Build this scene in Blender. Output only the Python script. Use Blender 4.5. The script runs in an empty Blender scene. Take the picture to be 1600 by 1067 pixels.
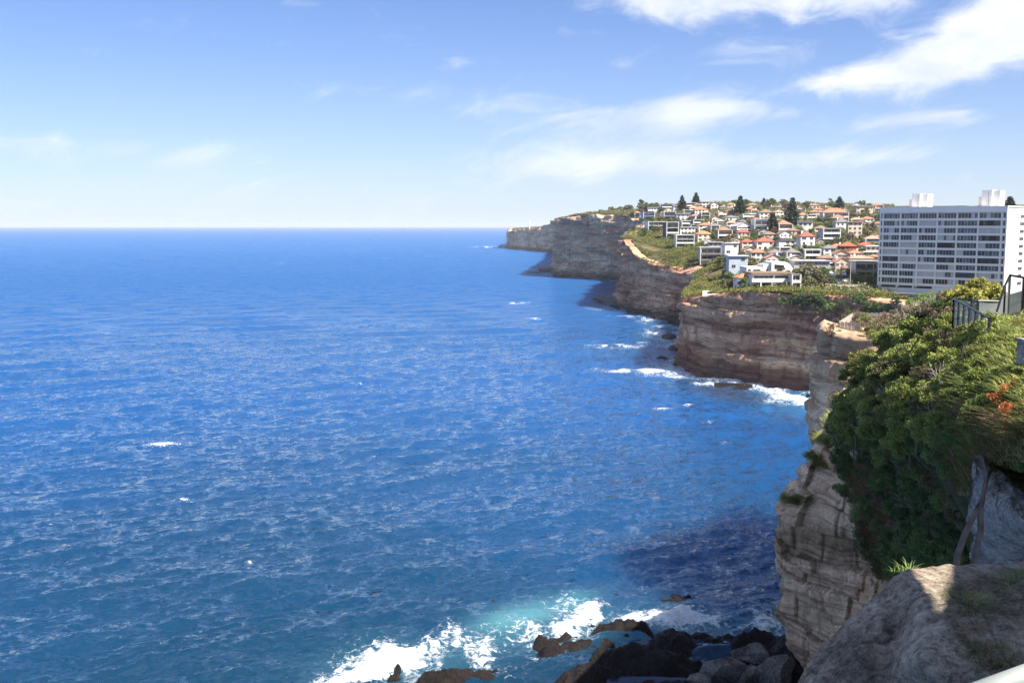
import bpy, bmesh, math, random
import numpy as np
from mathutils import Vector, Matrix

random.seed(7)
rng = np.random.default_rng(7)
scene = bpy.context.scene
COL = scene.collection
R = math.radians

# ------------------------------------------------------------------ camera
FPX, V0, EYE = 1600.0, 352.0, 62.0            # focal length in photo pixels, row of the true horizon, eye above sea
PITCH = math.atan((533.5 - V0) / FPX)
cam_data = bpy.data.cameras.new('camera')
cam = bpy.data.objects.new('camera', cam_data)
COL.objects.link(cam)
cam.location = (0, 0, EYE)
cam.rotation_euler = (math.pi / 2 - PITCH, 0, 0)
cam_data.sensor_width = 36.0
cam_data.lens = 36.0 * FPX / 1600.0
cam_data.clip_start = 0.1
cam_data.clip_end = 120000.0
scene.camera = cam

# ------------------------------------------------------------------ sun and exposure
SUN_EL = R(50)
SUN_H = Vector((0.75, -0.66)).normalized()   # horizontal direction towards the sun: off to the right, a little behind
sun_data = bpy.data.lights.new('sun', 'SUN')
sun_data.energy = 5.0
sun_data.angle = R(0.53)
sun_data.color = (1.0, 0.93, 0.82)
sun = bpy.data.objects.new('sun', sun_data)
COL.objects.link(sun)
SUN_DIR = Vector((SUN_H.x * math.cos(SUN_EL), SUN_H.y * math.cos(SUN_EL), math.sin(SUN_EL)))
sun.rotation_euler = SUN_DIR.to_track_quat('Z', 'Y').to_euler()
sun.location = (0, 0, 300)
scene.view_settings.view_transform = 'Standard'
scene.view_settings.look = 'None'
scene.view_settings.exposure = 1.18
scene.view_settings.gamma = 1.0
scene.view_settings.use_curve_mapping = False
scene.cycles.max_bounces = 6
scene.cycles.diffuse_bounces = 3
scene.cycles.glossy_bounces = 3
scene.cycles.transparent_max_bounces = 12
scene.cycles.use_denoising = True
scene.cycles.denoising_prefilter = 'NONE'

# ------------------------------------------------------------------ pixel <-> world
_cp, _sp = math.cos(PITCH), math.sin(PITCH)
def ray(u, v):
    a, b = (u - 800.0) / FPX, (533.5 - v) / FPX
    return (a, _cp + b * _sp, -_sp + b * _cp)
def at(u, v, Y):                     # the point seen at photo pixel (u, v) at ground distance Y
    d = ray(u, v); k = Y / d[1]
    return Vector((d[0] * k, Y, EYE + d[2] * k))
def on_sea(u, v, z=0.0):
    d = ray(u, v); k = (z - EYE) / d[2]
    return Vector((d[0] * k, d[1] * k, z))
def px(x, y, z):                     # world -> photo pixel (arrays welcome)
    dz = z - EYE
    fwd = y * _cp - dz * _sp
    up = y * _sp + dz * _cp
    return 800 + FPX * x / fwd, 533.5 - FPX * up / fwd

# ------------------------------------------------------------------ noise in numpy
def _hash(ix, iy, iz, seed=0):
    h = (ix.astype(np.int64) * 374761393 + iy.astype(np.int64) * 668265263 + iz.astype(np.int64) * 2147483647 + seed * 974711) & 0xffffffff
    h = ((h ^ (h >> 13)) * 1274126177) & 0xffffffff
    h = ((h ^ (h >> 16)) * 2246822519) & 0xffffffff
    return ((h ^ (h >> 15)) & 0xffffff) / float(0xffffff)
def vnoise(x, y, z=None, seed=0):
    x = np.asarray(x, float); y = np.asarray(y, float)
    z = np.zeros_like(x) if z is None else np.asarray(z, float)
    x, y, z = np.broadcast_arrays(x, y, z)
    ix, iy, iz = np.floor(x), np.floor(y), np.floor(z)
    fx, fy, fz = x - ix, y - iy, z - iz
    fx, fy, fz = [f * f * f * (f * (f * 6 - 15) + 10) for f in (fx, fy, fz)]
    out = 0
    for dx in (0, 1):
        for dy in (0, 1):
            for dz in (0, 1):
                w = (fx if dx else 1 - fx) * (fy if dy else 1 - fy) * (fz if dz else 1 - fz)
                out = out + w * _hash(ix + dx, iy + dy, iz + dz, seed)
    return out * 2 - 1
def fbm(x, y, z=None, oct=4, seed=0, gain=0.5):
    x = np.asarray(x, float); y = np.asarray(y, float)
    z = np.zeros_like(x) if z is None else np.asarray(z, float)
    s, a, f = 0, 1.0, 1.0
    for o in range(oct):
        s = s + a * vnoise(x * f + 17.3 * o, y * f - 9.1 * o, z * f + 4.7 * o, seed + o)
        a *= gain; f *= 2.03
    return s
def smooth(a, b, x):
    t = np.clip((x - a) / (b - a), 0, 1)
    return t * t * (3 - 2 * t)

class TPS:                            # thin-plate surface through scattered points
    def __init__(s, pts, vals, reg=1e-3, scale=100.0):
        s.p = np.asarray(pts, float) / scale; s.scale = scale
        n = len(s.p)
        K = s._k(s.p) + reg * np.eye(n)
        P = np.c_[np.ones(n), s.p]
        A = np.block([[K, P], [P.T, np.zeros((3, 3))]])
        s.w = np.linalg.solve(A, np.r_[np.asarray(vals, float), 0, 0, 0])
    def _k(s, q):
        d2 = ((q[:, None, :] - s.p[None]) ** 2).sum(-1)
        return np.where(d2 > 0, 0.5 * d2 * np.log(d2 + 1e-12), 0)
    def __call__(s, x, y):
        x = np.asarray(x, float); shp = x.shape
        q = np.c_[x.ravel(), np.asarray(y, float).ravel()] / s.scale
        out = np.empty(len(q))
        for i in range(0, len(q), 20000):
            b = q[i:i + 20000]
            out[i:i + 20000] = s._k(b) @ s.w[:-3] + s.w[-3] + b @ s.w[-2:]
        return out.reshape(shp)

# ------------------------------------------------------------------ mesh helpers
def mesh_np(name, verts, faces, smooth_shade=True):
    """verts (n,3), faces (m,3|4) arrays -> mesh data"""
    me = bpy.data.meshes.new(name)
    verts = np.asarray(verts, np.float32); faces = np.asarray(faces, np.int32)
    k = faces.shape[1]
    me.vertices.add(len(verts)); me.vertices.foreach_set('co', verts.ravel())
    me.loops.add(faces.size); me.loops.foreach_set('vertex_index', faces.ravel())
    me.polygons.add(len(faces))
    me.polygons.foreach_set('loop_start', np.arange(0, faces.size, k, dtype=np.int32))
    me.polygons.foreach_set('loop_total', np.full(len(faces), k, np.int32))
    me.update(calc_edges=True)
    me.polygons.foreach_set('use_smooth', np.full(len(faces), bool(smooth_shade)))
    return me
def grid_faces(nr, nc, closed=False):
    i = np.arange(nr - 1)[:, None]; j = np.arange(nc if closed else nc - 1)[None]
    j2 = (j + 1) % nc
    return np.stack([i * nc + j, i * nc + j2, (i + 1) * nc + j2, (i + 1) * nc + j], -1).reshape(-1, 4)
def attr(me, name, vals):
    a = me.attributes.new(name, 'FLOAT', 'POINT')
    a.data.foreach_set('value', np.asarray(vals, np.float32).ravel())
def link(name, me, mat=None, parent=None, **props):
    o = bpy.data.objects.new(name, me)
    COL.objects.link(o)
    if mat is not None and me is not None and not me.materials:
        me.materials.append(mat)
    if parent is not None: o.parent = parent
    for k, v in props.items(): o[k] = v
    return o
def thing(name, label, category, loc=(0, 0, 0), rz=0.0, group=None):
    o = bpy.data.objects.new(name, None)
    COL.objects.link(o)
    o.empty_display_size = 0.3
    o.location = loc; o.rotation_euler = (0, 0, rz)
    o['label'] = label; o['category'] = category
    if group: o['group'] = group
    return o
def copy_tree(o, parent=None):
    c = o.copy(); COL.objects.link(c)
    if parent is not None: c.parent = parent
    for ch in o.children: copy_tree(ch, c)
    return c
class MB:                             # collects boxes, prisms and tubes into one mesh
    def __init__(s): s.v, s.f = [], []
    def box(s, x0, x1, y0, y1, z0, z1):
        b = len(s.v)
        s.v += [(x0,y0,z0),(x1,y0,z0),(x1,y1,z0),(x0,y1,z0),(x0,y0,z1),(x1,y0,z1),(x1,y1,z1),(x0,y1,z1)]
        s.f += [tuple(b + i for i in q) for q in ((0,3,2,1),(4,5,6,7),(0,1,5,4),(1,2,6,5),(2,3,7,6),(3,0,4,7))]
        return s
    def poly(s, pts, faces):
        b = len(s.v); s.v += [tuple(p) for p in pts]; s.f += [tuple(b + i for i in q) for q in faces]; return s
    def prism(s, outline, axis, a, b):            # outline in the two other axes, extruded along axis from a to b
        n = len(outline); put = {'x': lambda p, c: (c, p[0], p[1]), 'y': lambda p, c: (p[0], c, p[1]), 'z': lambda p, c: (p[0], p[1], c)}[axis]
        k = len(s.v)
        s.v += [put(p, a) for p in outline] + [put(p, b) for p in outline]
        s.f += [tuple(range(k, k + n)), tuple(range(k + 2 * n - 1, k + n - 1, -1))]
        s.f += [(k + i, k + i + n, k + (i + 1) % n + n, k + (i + 1) % n) for i in range(n)]
        return s
    def tube(s, pts, rad, n=7):
        pts = [Vector(p) for p in pts]
        if not hasattr(rad, '__len__'): rad = [rad] * len(pts)
        b = len(s.v)
        for i, p in enumerate(pts):
            d = (pts[min(i + 1, len(pts) - 1)] - pts[max(i - 1, 0)]).normalized()
            ref = Vector((0, 0, 1)) if abs(d.z) < 0.9 else Vector((1, 0, 0))
            e1 = d.cross(ref).normalized(); e2 = d.cross(e1)
            for k in range(n):
                a = 2 * math.pi * k / n
                s.v.append(tuple(p + (e1 * math.cos(a) + e2 * math.sin(a)) * rad[i]))
        for i in range(len(pts) - 1):
            for k in range(n):
                k2 = (k + 1) % n
                s.f.append((b + i * n + k, b + i * n + k2, b + (i + 1) * n + k2, b + (i + 1) * n + k))
        s.f.append(tuple(b + k for k in range(n))); e = b + (len(pts) - 1) * n
        s.f.append(tuple(e + n - 1 - k for k in range(n)))
        return s
    def mesh(s, name, shade=False):
        me = bpy.data.meshes.new(name); me.from_pydata(s.v, [], s.f)
        bm = bmesh.new(); bm.from_mesh(me); bmesh.ops.recalc_face_normals(bm, faces=bm.faces); bm.to_mesh(me); bm.free()
        if shade: me.polygons.foreach_set('use_smooth', np.ones(len(me.polygons), bool))
        return me
    def build(s, name, mat, parent=None, shade=False, **props):
        return link(name, s.mesh(name, shade), mat, parent, **props)

# ------------------------------------------------------------------ material helpers
class NT:
    def __init__(s, tree): s.t = tree; s.n = tree.nodes; s.l = tree.links
    def node(s, typ, **kw):
        n = s.n.new(typ)
        ins = kw.pop('ins', {})
        for k, v in kw.items(): setattr(n, k, v)
        for k, v in ins.items(): s.put(n.inputs[k], v)
        return n
    def put(s, sock, v):
        if isinstance(v, bpy.types.NodeSocket): s.l.new(v, sock)
        elif isinstance(v, bpy.types.Node): s.l.new(v.outputs[0], sock)
        else:
            if hasattr(sock.default_value, '__len__') and not hasattr(v, '__len__'): v = (v,) * len(sock.default_value)
            if hasattr(v, '__len__') and len(v) == 3 and len(sock.default_value) == 4: v = (*v, 1)
            sock.default_value = v
    def math(s, op, a, b=0.0, c=0.0, clamp=False):
        n = s.n.new('ShaderNodeMath'); n.operation = op; n.use_clamp = clamp
        for i, x in enumerate((a, b, c)): s.put(n.inputs[i], x)
        return n.outputs[0]
    def vmath(s, op, a, b=(0, 0, 0)):
        n = s.n.new('ShaderNodeVectorMath'); n.operation = op
        s.put(n.inputs[0], a); s.put(n.inputs[1], b)
        return n.outputs['Value'] if op in ('LENGTH', 'DOT_PRODUCT') else n.outputs[0]
    def pos(s):
        return s.n.new('ShaderNodeNewGeometry').outputs['Position']
    def obj(s):
        return s.n.new('ShaderNodeTexCoord').outputs['Object']
    def scale(s, v, sc):
        return s.vmath('MULTIPLY', v, sc if hasattr(sc, '__len__') else (sc, sc, sc))
    def noise(s, v, sc, detail=4, rough=0.55, dist=0.0):
        n = s.n.new('ShaderNodeTexNoise'); s.put(n.inputs['Vector'], v)
        n.inputs['Scale'].default_value = sc; n.inputs['Detail'].default_value = detail
        n.inputs['Roughness'].default_value = rough; n.inputs['Distortion'].default_value = dist
        return n.outputs['Fac']
    def ramp(s, fac, stops, interp='LINEAR'):
        n = s.n.new('ShaderNodeValToRGB'); cr = n.color_ramp; cr.interpolation = interp
        while len(cr.elements) < len(stops): cr.elements.new(0.5)
        for e, (p, c) in zip(cr.elements, stops):
            e.position = p; c = c if hasattr(c, '__len__') else (c, c, c); e.color = (*c[:3], 1)
        s.put(n.inputs[0], fac)
        return n.outputs[0]
    def rng(s, fac, a, b, c=0.0, d=1.0, sm=True):
        n = s.n.new('ShaderNodeMapRange'); n.interpolation_type = 'SMOOTHSTEP' if sm else 'LINEAR'
        for i, x in enumerate((fac, a, b, c, d)): s.put(n.inputs[i], x)
        return n.outputs[0]
    def mix(s, fac, a, b, mode='MIX'):
        n = s.n.new('ShaderNodeMix'); n.data_type = 'RGBA'; n.blend_type = mode
        s.put(n.inputs[0], fac); s.put(n.inputs[6], a); s.put(n.inputs[7], b)
        return n.outputs[2]
    def xyz(s, v):
        n = s.n.new('ShaderNodeSeparateXYZ'); s.put(n.inputs[0], v); return n.outputs
    def comb(s, x, y, z):
        n = s.n.new('ShaderNodeCombineXYZ')
        for i, q in enumerate((x, y, z)): s.put(n.inputs[i], q)
        return n.outputs[0]
    def att(s, name):
        n = s.n.new('ShaderNodeAttribute'); n.attribute_name = name; return n.outputs['Fac']
    def rand(s):
        return s.n.new('ShaderNodeObjectInfo').outputs['Random']
    def bump(s, h, strength=0.5, dist=0.1, normal=None):
        n = s.n.new('ShaderNodeBump'); n.inputs['Strength'].default_value = strength; n.inputs['Distance'].default_value = dist
        s.put(n.inputs['Height'], h)
        if normal is not None: s.put(n.inputs['Normal'], normal)
        return n.outputs[0]
def material(name):
    m = bpy.data.materials.new(name); m.use_nodes = True
    return m, NT(m.node_tree), m.node_tree.nodes['Principled BSDF']
def simple(name, col, rough=0.7, metal=0.0, var=0.12, sc=0.6, spec=0.3):
    m, t, b = material(name)
    n = t.noise(t.pos(), sc, 5, 0.6)
    c0 = tuple(x * (1 - var) for x in col); c1 = tuple(min(1, x * (1 + var)) for x in col)
    t.put(b.inputs['Base Color'], t.ramp(n, [(0.3, c0), (0.7, c1)]))
    b.inputs['Roughness'].default_value = rough; b.inputs['Metallic'].default_value = metal
    b.inputs['Specular IOR Level'].default_value = spec
    return m

# ------------------------------------------------------------------ sky
world = bpy.data.worlds.new('World'); scene.world = world; world.use_nodes = True
wt = NT(world.node_tree)
bg = world.node_tree.nodes['Background']
sky = wt.node('ShaderNodeTexSky', sky_type='NISHITA')
sky.sun_disc = False
sky.sun_elevation = SUN_EL
sky.sun_rotation = math.atan2(SUN_H.x, SUN_H.y)
sky.altitude = 60; sky.air_density = 1.0; sky.dust_density = 0.0; sky.ozone_density = 5.0
wdir = wt.node('ShaderNodeTexCoord').outputs['Generated']
dx, dy, dz = wt.xyz(wdir)
az = wt.math('ARCTAN2', dx, dy); el = wt.math('ARCSINE', dz)
# cloud field: soft noise on a flat cloud layer, gathered where the clouds of that afternoon stood
zz = wt.math('ADD', wt.math('MAXIMUM', dz, 0.0), 0.16)
lay = wt.comb(wt.math('DIVIDE', dx, zz), wt.math('DIVIDE', dy, zz), 0.0)
n_big = wt.noise(lay, 1.5, 9, 0.58, 0.35)
n_fine = wt.noise(wt.comb(wt.math('MULTIPLY', az, 11.0), wt.math('MULTIPLY', el, 22.0), 3.1), 1.6, 9, 0.6, 0.5)
n_wisp = wt.noise(wt.comb(wt.math('MULTIPLY', wt.math('ADD', az, wt.math('MULTIPLY', el, -0.6)), 6.5), wt.math('MULTIPLY', wt.math('ADD', el, wt.math('MULTIPLY', az, -0.12)), 17.0), 7.7), 1.5, 8, 0.62, 0.6)
def sky_blob(u, v, ru, rv, tilt=0.0):
    d = Vector(ray(u, v)).normalized(); a0, e0 = math.atan2(d.x, d.y), math.asin(d.z)
    da, de = wt.math('SUBTRACT', az, a0), wt.math('SUBTRACT', el, e0)
    c, s = math.cos(R(tilt)), math.sin(R(tilt))
    p = wt.math('DIVIDE', wt.math('ADD', wt.math('MULTIPLY', da, c), wt.math('MULTIPLY', de, s)), ru / FPX)
    q = wt.math('DIVIDE', wt.math('SUBTRACT', wt.math('MULTIPLY', de, c), wt.math('MULTIPLY', da, s)), rv / FPX)
    r2 = wt.math('ADD', wt.math('MULTIPLY', p, p), wt.math('MULTIPLY', q, q))
    return wt.math('POWER', 2.718, wt.math('MULTIPLY', r2, -1.0))
def blob_sum(lst):
    s = 0.0
    for b in lst: s = wt.math('ADD', s, wt.math('MULTIPLY', sky_blob(*b[:5]), b[5]))
    return s
thick = blob_sum([(1450, 95, 150, 38, 14, 1.0), (1570, 62, 110, 48, 14, 1.05), (1560, 10, 90, 40, 30, 0.7), (1150, -12, 210, 36, -3, 0.95), (1035, 6, 80, 32, -10, 0.6), (1330, -6, 150, 22, 3, 0.55), (1300, 128, 70, 24, 10, 0.5)])
thin = blob_sum([(1000, 195, 170, 45, 8, 0.9), (1080, 165, 90, 25, 6, 0.6), (1430, 182, 120, 20, 6, 1.0), (1230, 175, 50, 16, 0, 0.6), (700, 155, 130, 24, 0, 0.55), (630, 55, 70, 26, 0, 0.6), (710, 97, 32, 14, 0, 0.75), (465, 5, 50, 12, 0, 0.8),
                 (1000, 258, 300, 26, 0, 0.75), (1300, 243, 240, 16, 0, 0.6), (140, 228, 240, 26, -3, 0.65), (1170, 80, 160, 40, 0, 0.35), (330, 330, 700, 60, 0, 0.25)])
elsewhere = wt.math('MULTIPLY', wt.rng(n_big, 0.44, 0.64), wt.rng(el, 0.32, 0.5))      # the same broken cloud goes on overhead and behind
c_thick = wt.rng(wt.math('ADD', wt.math('MULTIPLY', thick, 0.85), wt.math('ADD', wt.math('MULTIPLY', wt.math('SUBTRACT', n_fine, 0.5), 1.9), wt.math('MULTIPLY', wt.math('SUBTRACT', n_big, 0.5), 0.3))), 0.14, 1.12)
c_thin = wt.math('MULTIPLY', wt.rng(wt.math('ADD', wt.math('MULTIPLY', thin, 0.75), wt.math('MULTIPLY', wt.math('SUBTRACT', n_wisp, 0.5), 1.9)), 0.2, 1.05), 0.8)
cover = wt.math('MAXIMUM', wt.math('MULTIPLY', c_thick, 0.93), wt.math('MAXIMUM', c_thin, wt.math('MULTIPLY', elsewhere, 0.8)))
cloud_col = wt.mix(wt.rng(wt.noise(wt.comb(wt.math('MULTIPLY', az, 9.0), wt.math('MULTIPLY', el, 16.0), 1.1), 1.3, 4), 0.35, 0.65), (3.7, 4.05, 4.5), (4.8, 4.9, 5.1))
SKY_STRENGTH = 0.1
tint = wt.mix(1.0, sky.outputs[0], (0.435, 0.49, 0.665), 'MULTIPLY')          # the camera's cool white balance
tint = wt.mix(wt.math('MULTIPLY', wt.math('POWER', 2.718, wt.math('MULTIPLY', wt.math('ABSOLUTE', el), -11.0)), 0.8), tint, (3.4, 3.85, 4.4))   # pale sea air low over the horizon
wt.put(bg.inputs['Color'], wt.mix(cover, tint, cloud_col))
bg.inputs['Strength'].default_value = SKY_STRENGTH
# ================================================================== the coast: control points of the cliff line
# (photo column and row of the cliff foot at the water, row of the cliff top); hidden stretches in metres
def foot(u, vb, vt):
    p = on_sea(u, vb); t = at(u, vt, p.y)
    return (p.x, p.y, t.z)
def hid(u, Y, z):
    return ((u - 800) / FPX * Y * 1.0, Y, z)
COAST = [
    (330, 250, 30), (230, 310, 32), (165, 345, 33), foot(1400, 628, 468), foot(1345, 620, 468),
    foot(1300, 613, 466), foot(1250, 607, 463), foot(1200, 601, 461), foot(1150, 594, 462), foot(1100, 585, 465), foot(1064, 574, 471),
    hid(1072, 500, 29), hid(1084, 560, 30), hid(1092, 620, 32), hid(1087, 662, 33),
    foot(1050, 497, 420), foot(1020, 491, 415), foot(990, 486, 402), foot(969, 482, 376),
    hid(975, 830, 50), hid(988, 950, 55), hid(1003, 1100, 62),
    foot(1000, 441, 342), foot(985, 440, 341), foot(955, 438, 337), foot(925, 436, 337), foot(895, 434, 340), foot(868, 431, 346),
    hid(874, 1450, 66), hid(888, 1800, 66), hid(884, 2300, 66),
    foot(876, 395, 347), foot(858, 394, 350), foot(835, 392, 358), foot(812, 390, 359), foot(792, 388, 362),
    hid(797, 3300, 52), hid(840, 3700, 50), (900, 4200, 50),
]
VIS = {'near': (0, 14), 'second': (11, 22), 'third': (19, 31), 'far': (28, 39)}
_cp2 = np.array([(c[0], c[1]) for c in COAST])
# ground heights inland
HILL = [at(u, v, Y) for u, v, Y in [
    (1200, 452, 430), (1200, 430, 480), (1200, 402, 560), (1200, 376, 680), (1200, 352, 800), (1200, 334, 940), (1200, 327, 1040),
    (1300, 455, 430), (1300, 425, 500), (1300, 395, 590), (1300, 362, 740), (1300, 340, 880), (1300, 328, 1010),
    (1130, 440, 520), (1130, 412, 600), (1130, 388, 690), (1130, 362, 800), (1130, 340, 920), (1120, 326, 1040),
    (1070, 408, 700), (1050, 385, 790), (1050, 360, 880), (1040, 340, 980), (1040, 330, 1080), (1010, 380, 800), (1005, 355, 920),
    (960, 335, 1330), (920, 336, 1400), (900, 338, 1500), (1370, 440, 460), (1370, 400, 570), (1370, 360, 750), (1370, 328, 1000),
    (1450, 466, 440), (1560, 468, 420), (1500, 400, 620), (1500, 345, 850), (1500, 330, 1000), (1590, 335, 900), (1590, 466, 430)]]
HILL += [Vector(p) for p in [(420, 500, 45), (600, 700, 75), (700, 1000, 90), (400, 1400, 82), (700, 1500, 85), (300, 1900, 70), (700, 2500, 70), (250, 2700, 68), (200, 3000, 66), (600, 3400, 60), (420, 330, 40)]]
pts = [(c[0], c[1]) for c in COAST] + [(p.x, p.y) for p in HILL]
GROUND = TPS(pts, [c[2] for c in COAST] + [p.z for p in HILL], reg=2e-3)
def ground(x, y):
    return GROUND(np.atleast_1d(np.asarray(x, float)), np.atleast_1d(np.asarray(y, float)))
def ground1(x, y): return float(ground(x, y)[0])
LAND = np.vstack([_cp2, [(2500, 4200), (2500, 250)]])
def coast_sd(x, y, line=None, closed=True):
    """distance to the coast line, positive on land"""
    P = LAND
    x = np.asarray(x, float); y = np.asarray(y, float)
    best = np.full(x.shape, 1e9); inside = np.zeros(x.shape, bool)
    for i in range(len(P)):
        a, b = P[i], P[(i + 1) % len(P)]
        if i < len(P) - 3 or True:
            ab = b - a; t = np.clip(((x - a[0]) * ab[0] + (y - a[1]) * ab[1]) / (ab @ ab), 0, 1)
            best = np.minimum(best, np.hypot(x - a[0] - t * ab[0], y - a[1] - t * ab[1]))
        c = (a[1] > y) != (b[1] > y)
        with np.errstate(divide='ignore', invalid='ignore'):
            xi = (b[0] - a[0]) * (y - a[1]) / (b[1] - a[1] + 1e-12) + a[0]
        inside ^= c & (x < xi)
    return np.where(inside, best, -best)

# ------------------------------------------------------------------ rock materials
def rock_material(name, cols, zper=0.16, dark_base=None, gain=1.0, fine=1.0, streak=0.5, rust=0.35):
    m, t, b = material(name)
    p = t.pos(); x, y, z = t.xyz(p)
    wob = t.noise(p, 0.05, 3)
    zb = t.math('ADD', z, t.math('MULTIPLY', wob, 9.0))
    band = t.noise(t.comb(t.math('MULTIPLY', x, 0.012), t.math('MULTIPLY', y, 0.012), t.math('MULTIPLY', zb, zper)), 1.0, 6, 0.62)
    patch = t.noise(p, 0.045 * fine, 5, 0.6, 0.3)
    c = t.ramp(t.math('ADD', t.math('MULTIPLY', band, 0.62), t.math('MULTIPLY', patch, 0.38)), [(0.30, cols[0]), (0.43, cols[1]), (0.53, cols[2]), (0.66, cols[3])])
    thin = t.noise(t.comb(t.math('MULTIPLY', x, 0.05), t.math('MULTIPLY', y, 0.05), t.math('MULTIPLY', zb, 1.6)), 1.0 * fine, 4, 0.6)
    c = t.mix(0.75, c, t.ramp(thin, [(0.34, 0.42), (0.48, 1.0), (0.7, 1.25)]), 'MULTIPLY')
    sv = t.noise(t.comb(t.math('MULTIPLY', x, 0.55), t.math('MULTIPLY', y, 0.55), t.math('MULTIPLY', z, 0.035)), 1.0 * fine, 5, 0.6)
    c = t.mix(t.math('MULTIPLY', t.rng(sv, 0.52, 0.68), streak), c, (0.035, 0.032, 0.034))
    pale = t.noise(p, 0.13 * fine, 6, 0.7)
    c = t.mix(t.math('MULTIPLY', t.rng(pale, 0.58, 0.72), 0.55), c, cols[3])
    ru = t.noise(p, 0.07 * fine, 4, 0.55)
    c = t.mix(t.math('MULTIPLY', t.rng(ru, 0.57, 0.7), rust), c, (0.27, 0.12, 0.045))
    g = t.noise(p, 1.7 * fine, 5, 0.7)
    c = t.mix(0.8, c, t.ramp(g, [(0.28, 0.55), (0.5, 1.0), (0.75, 1.3)]), 'MULTIPLY')
    if dark_base is not None:                     # the wet, weed-covered foot in the splash zone
        f = t.rng(t.math('ADD', z, t.math('MULTIPLY', wob, 5.0)), dark_base[0], dark_base[1], 1.0, 0.0)
        c = t.mix(t.math('MULTIPLY', f, 0.85), c, dark_base[2])
    c = t.mix(1.0, c, (gain * 1.38, gain * 1.22, gain * 1.04), 'MULTIPLY')
    t.put(b.inputs['Base Color'], c)
    b.inputs['Roughness'].default_value = 0.85; b.inputs['Specular IOR Level'].default_value = 0.2
    h = t.math('ADD', t.math('MULTIPLY', thin, 0.8), t.math('ADD', t.math('MULTIPLY', g, 0.5), t.math('MULTIPLY', sv, 0.4)))
    t.put(b.inputs['Normal'], t.bump(h, 0.6, 0.6 / fine))
    return m
M_CLIFF1 = rock_material('cliff_sandstone_red', [(0.085, 0.036, 0.034), (0.21, 0.11, 0.085), (0.38, 0.27, 0.19), (0.54, 0.44, 0.34)], dark_base=(5, 12, (0.085, 0.045, 0.04)), gain=1.12)
M_CLIFF2 = rock_material('cliff_sandstone_brown', [(0.08, 0.04, 0.036), (0.22, 0.125, 0.095), (0.38, 0.26, 0.19), (0.52, 0.42, 0.33)], dark_base=(4, 12, (0.05, 0.045, 0.045)), gain=1.2)
M_CLIFF3 = rock_material('cliff_sandstone_grey', [(0.13, 0.09, 0.075), (0.25, 0.18, 0.145), (0.36, 0.28, 0.22), (0.50, 0.43, 0.35)], zper=0.1, fine=0.5, dark_base=(6, 16, (0.07, 0.06, 0.055)), gain=1.35)

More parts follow.
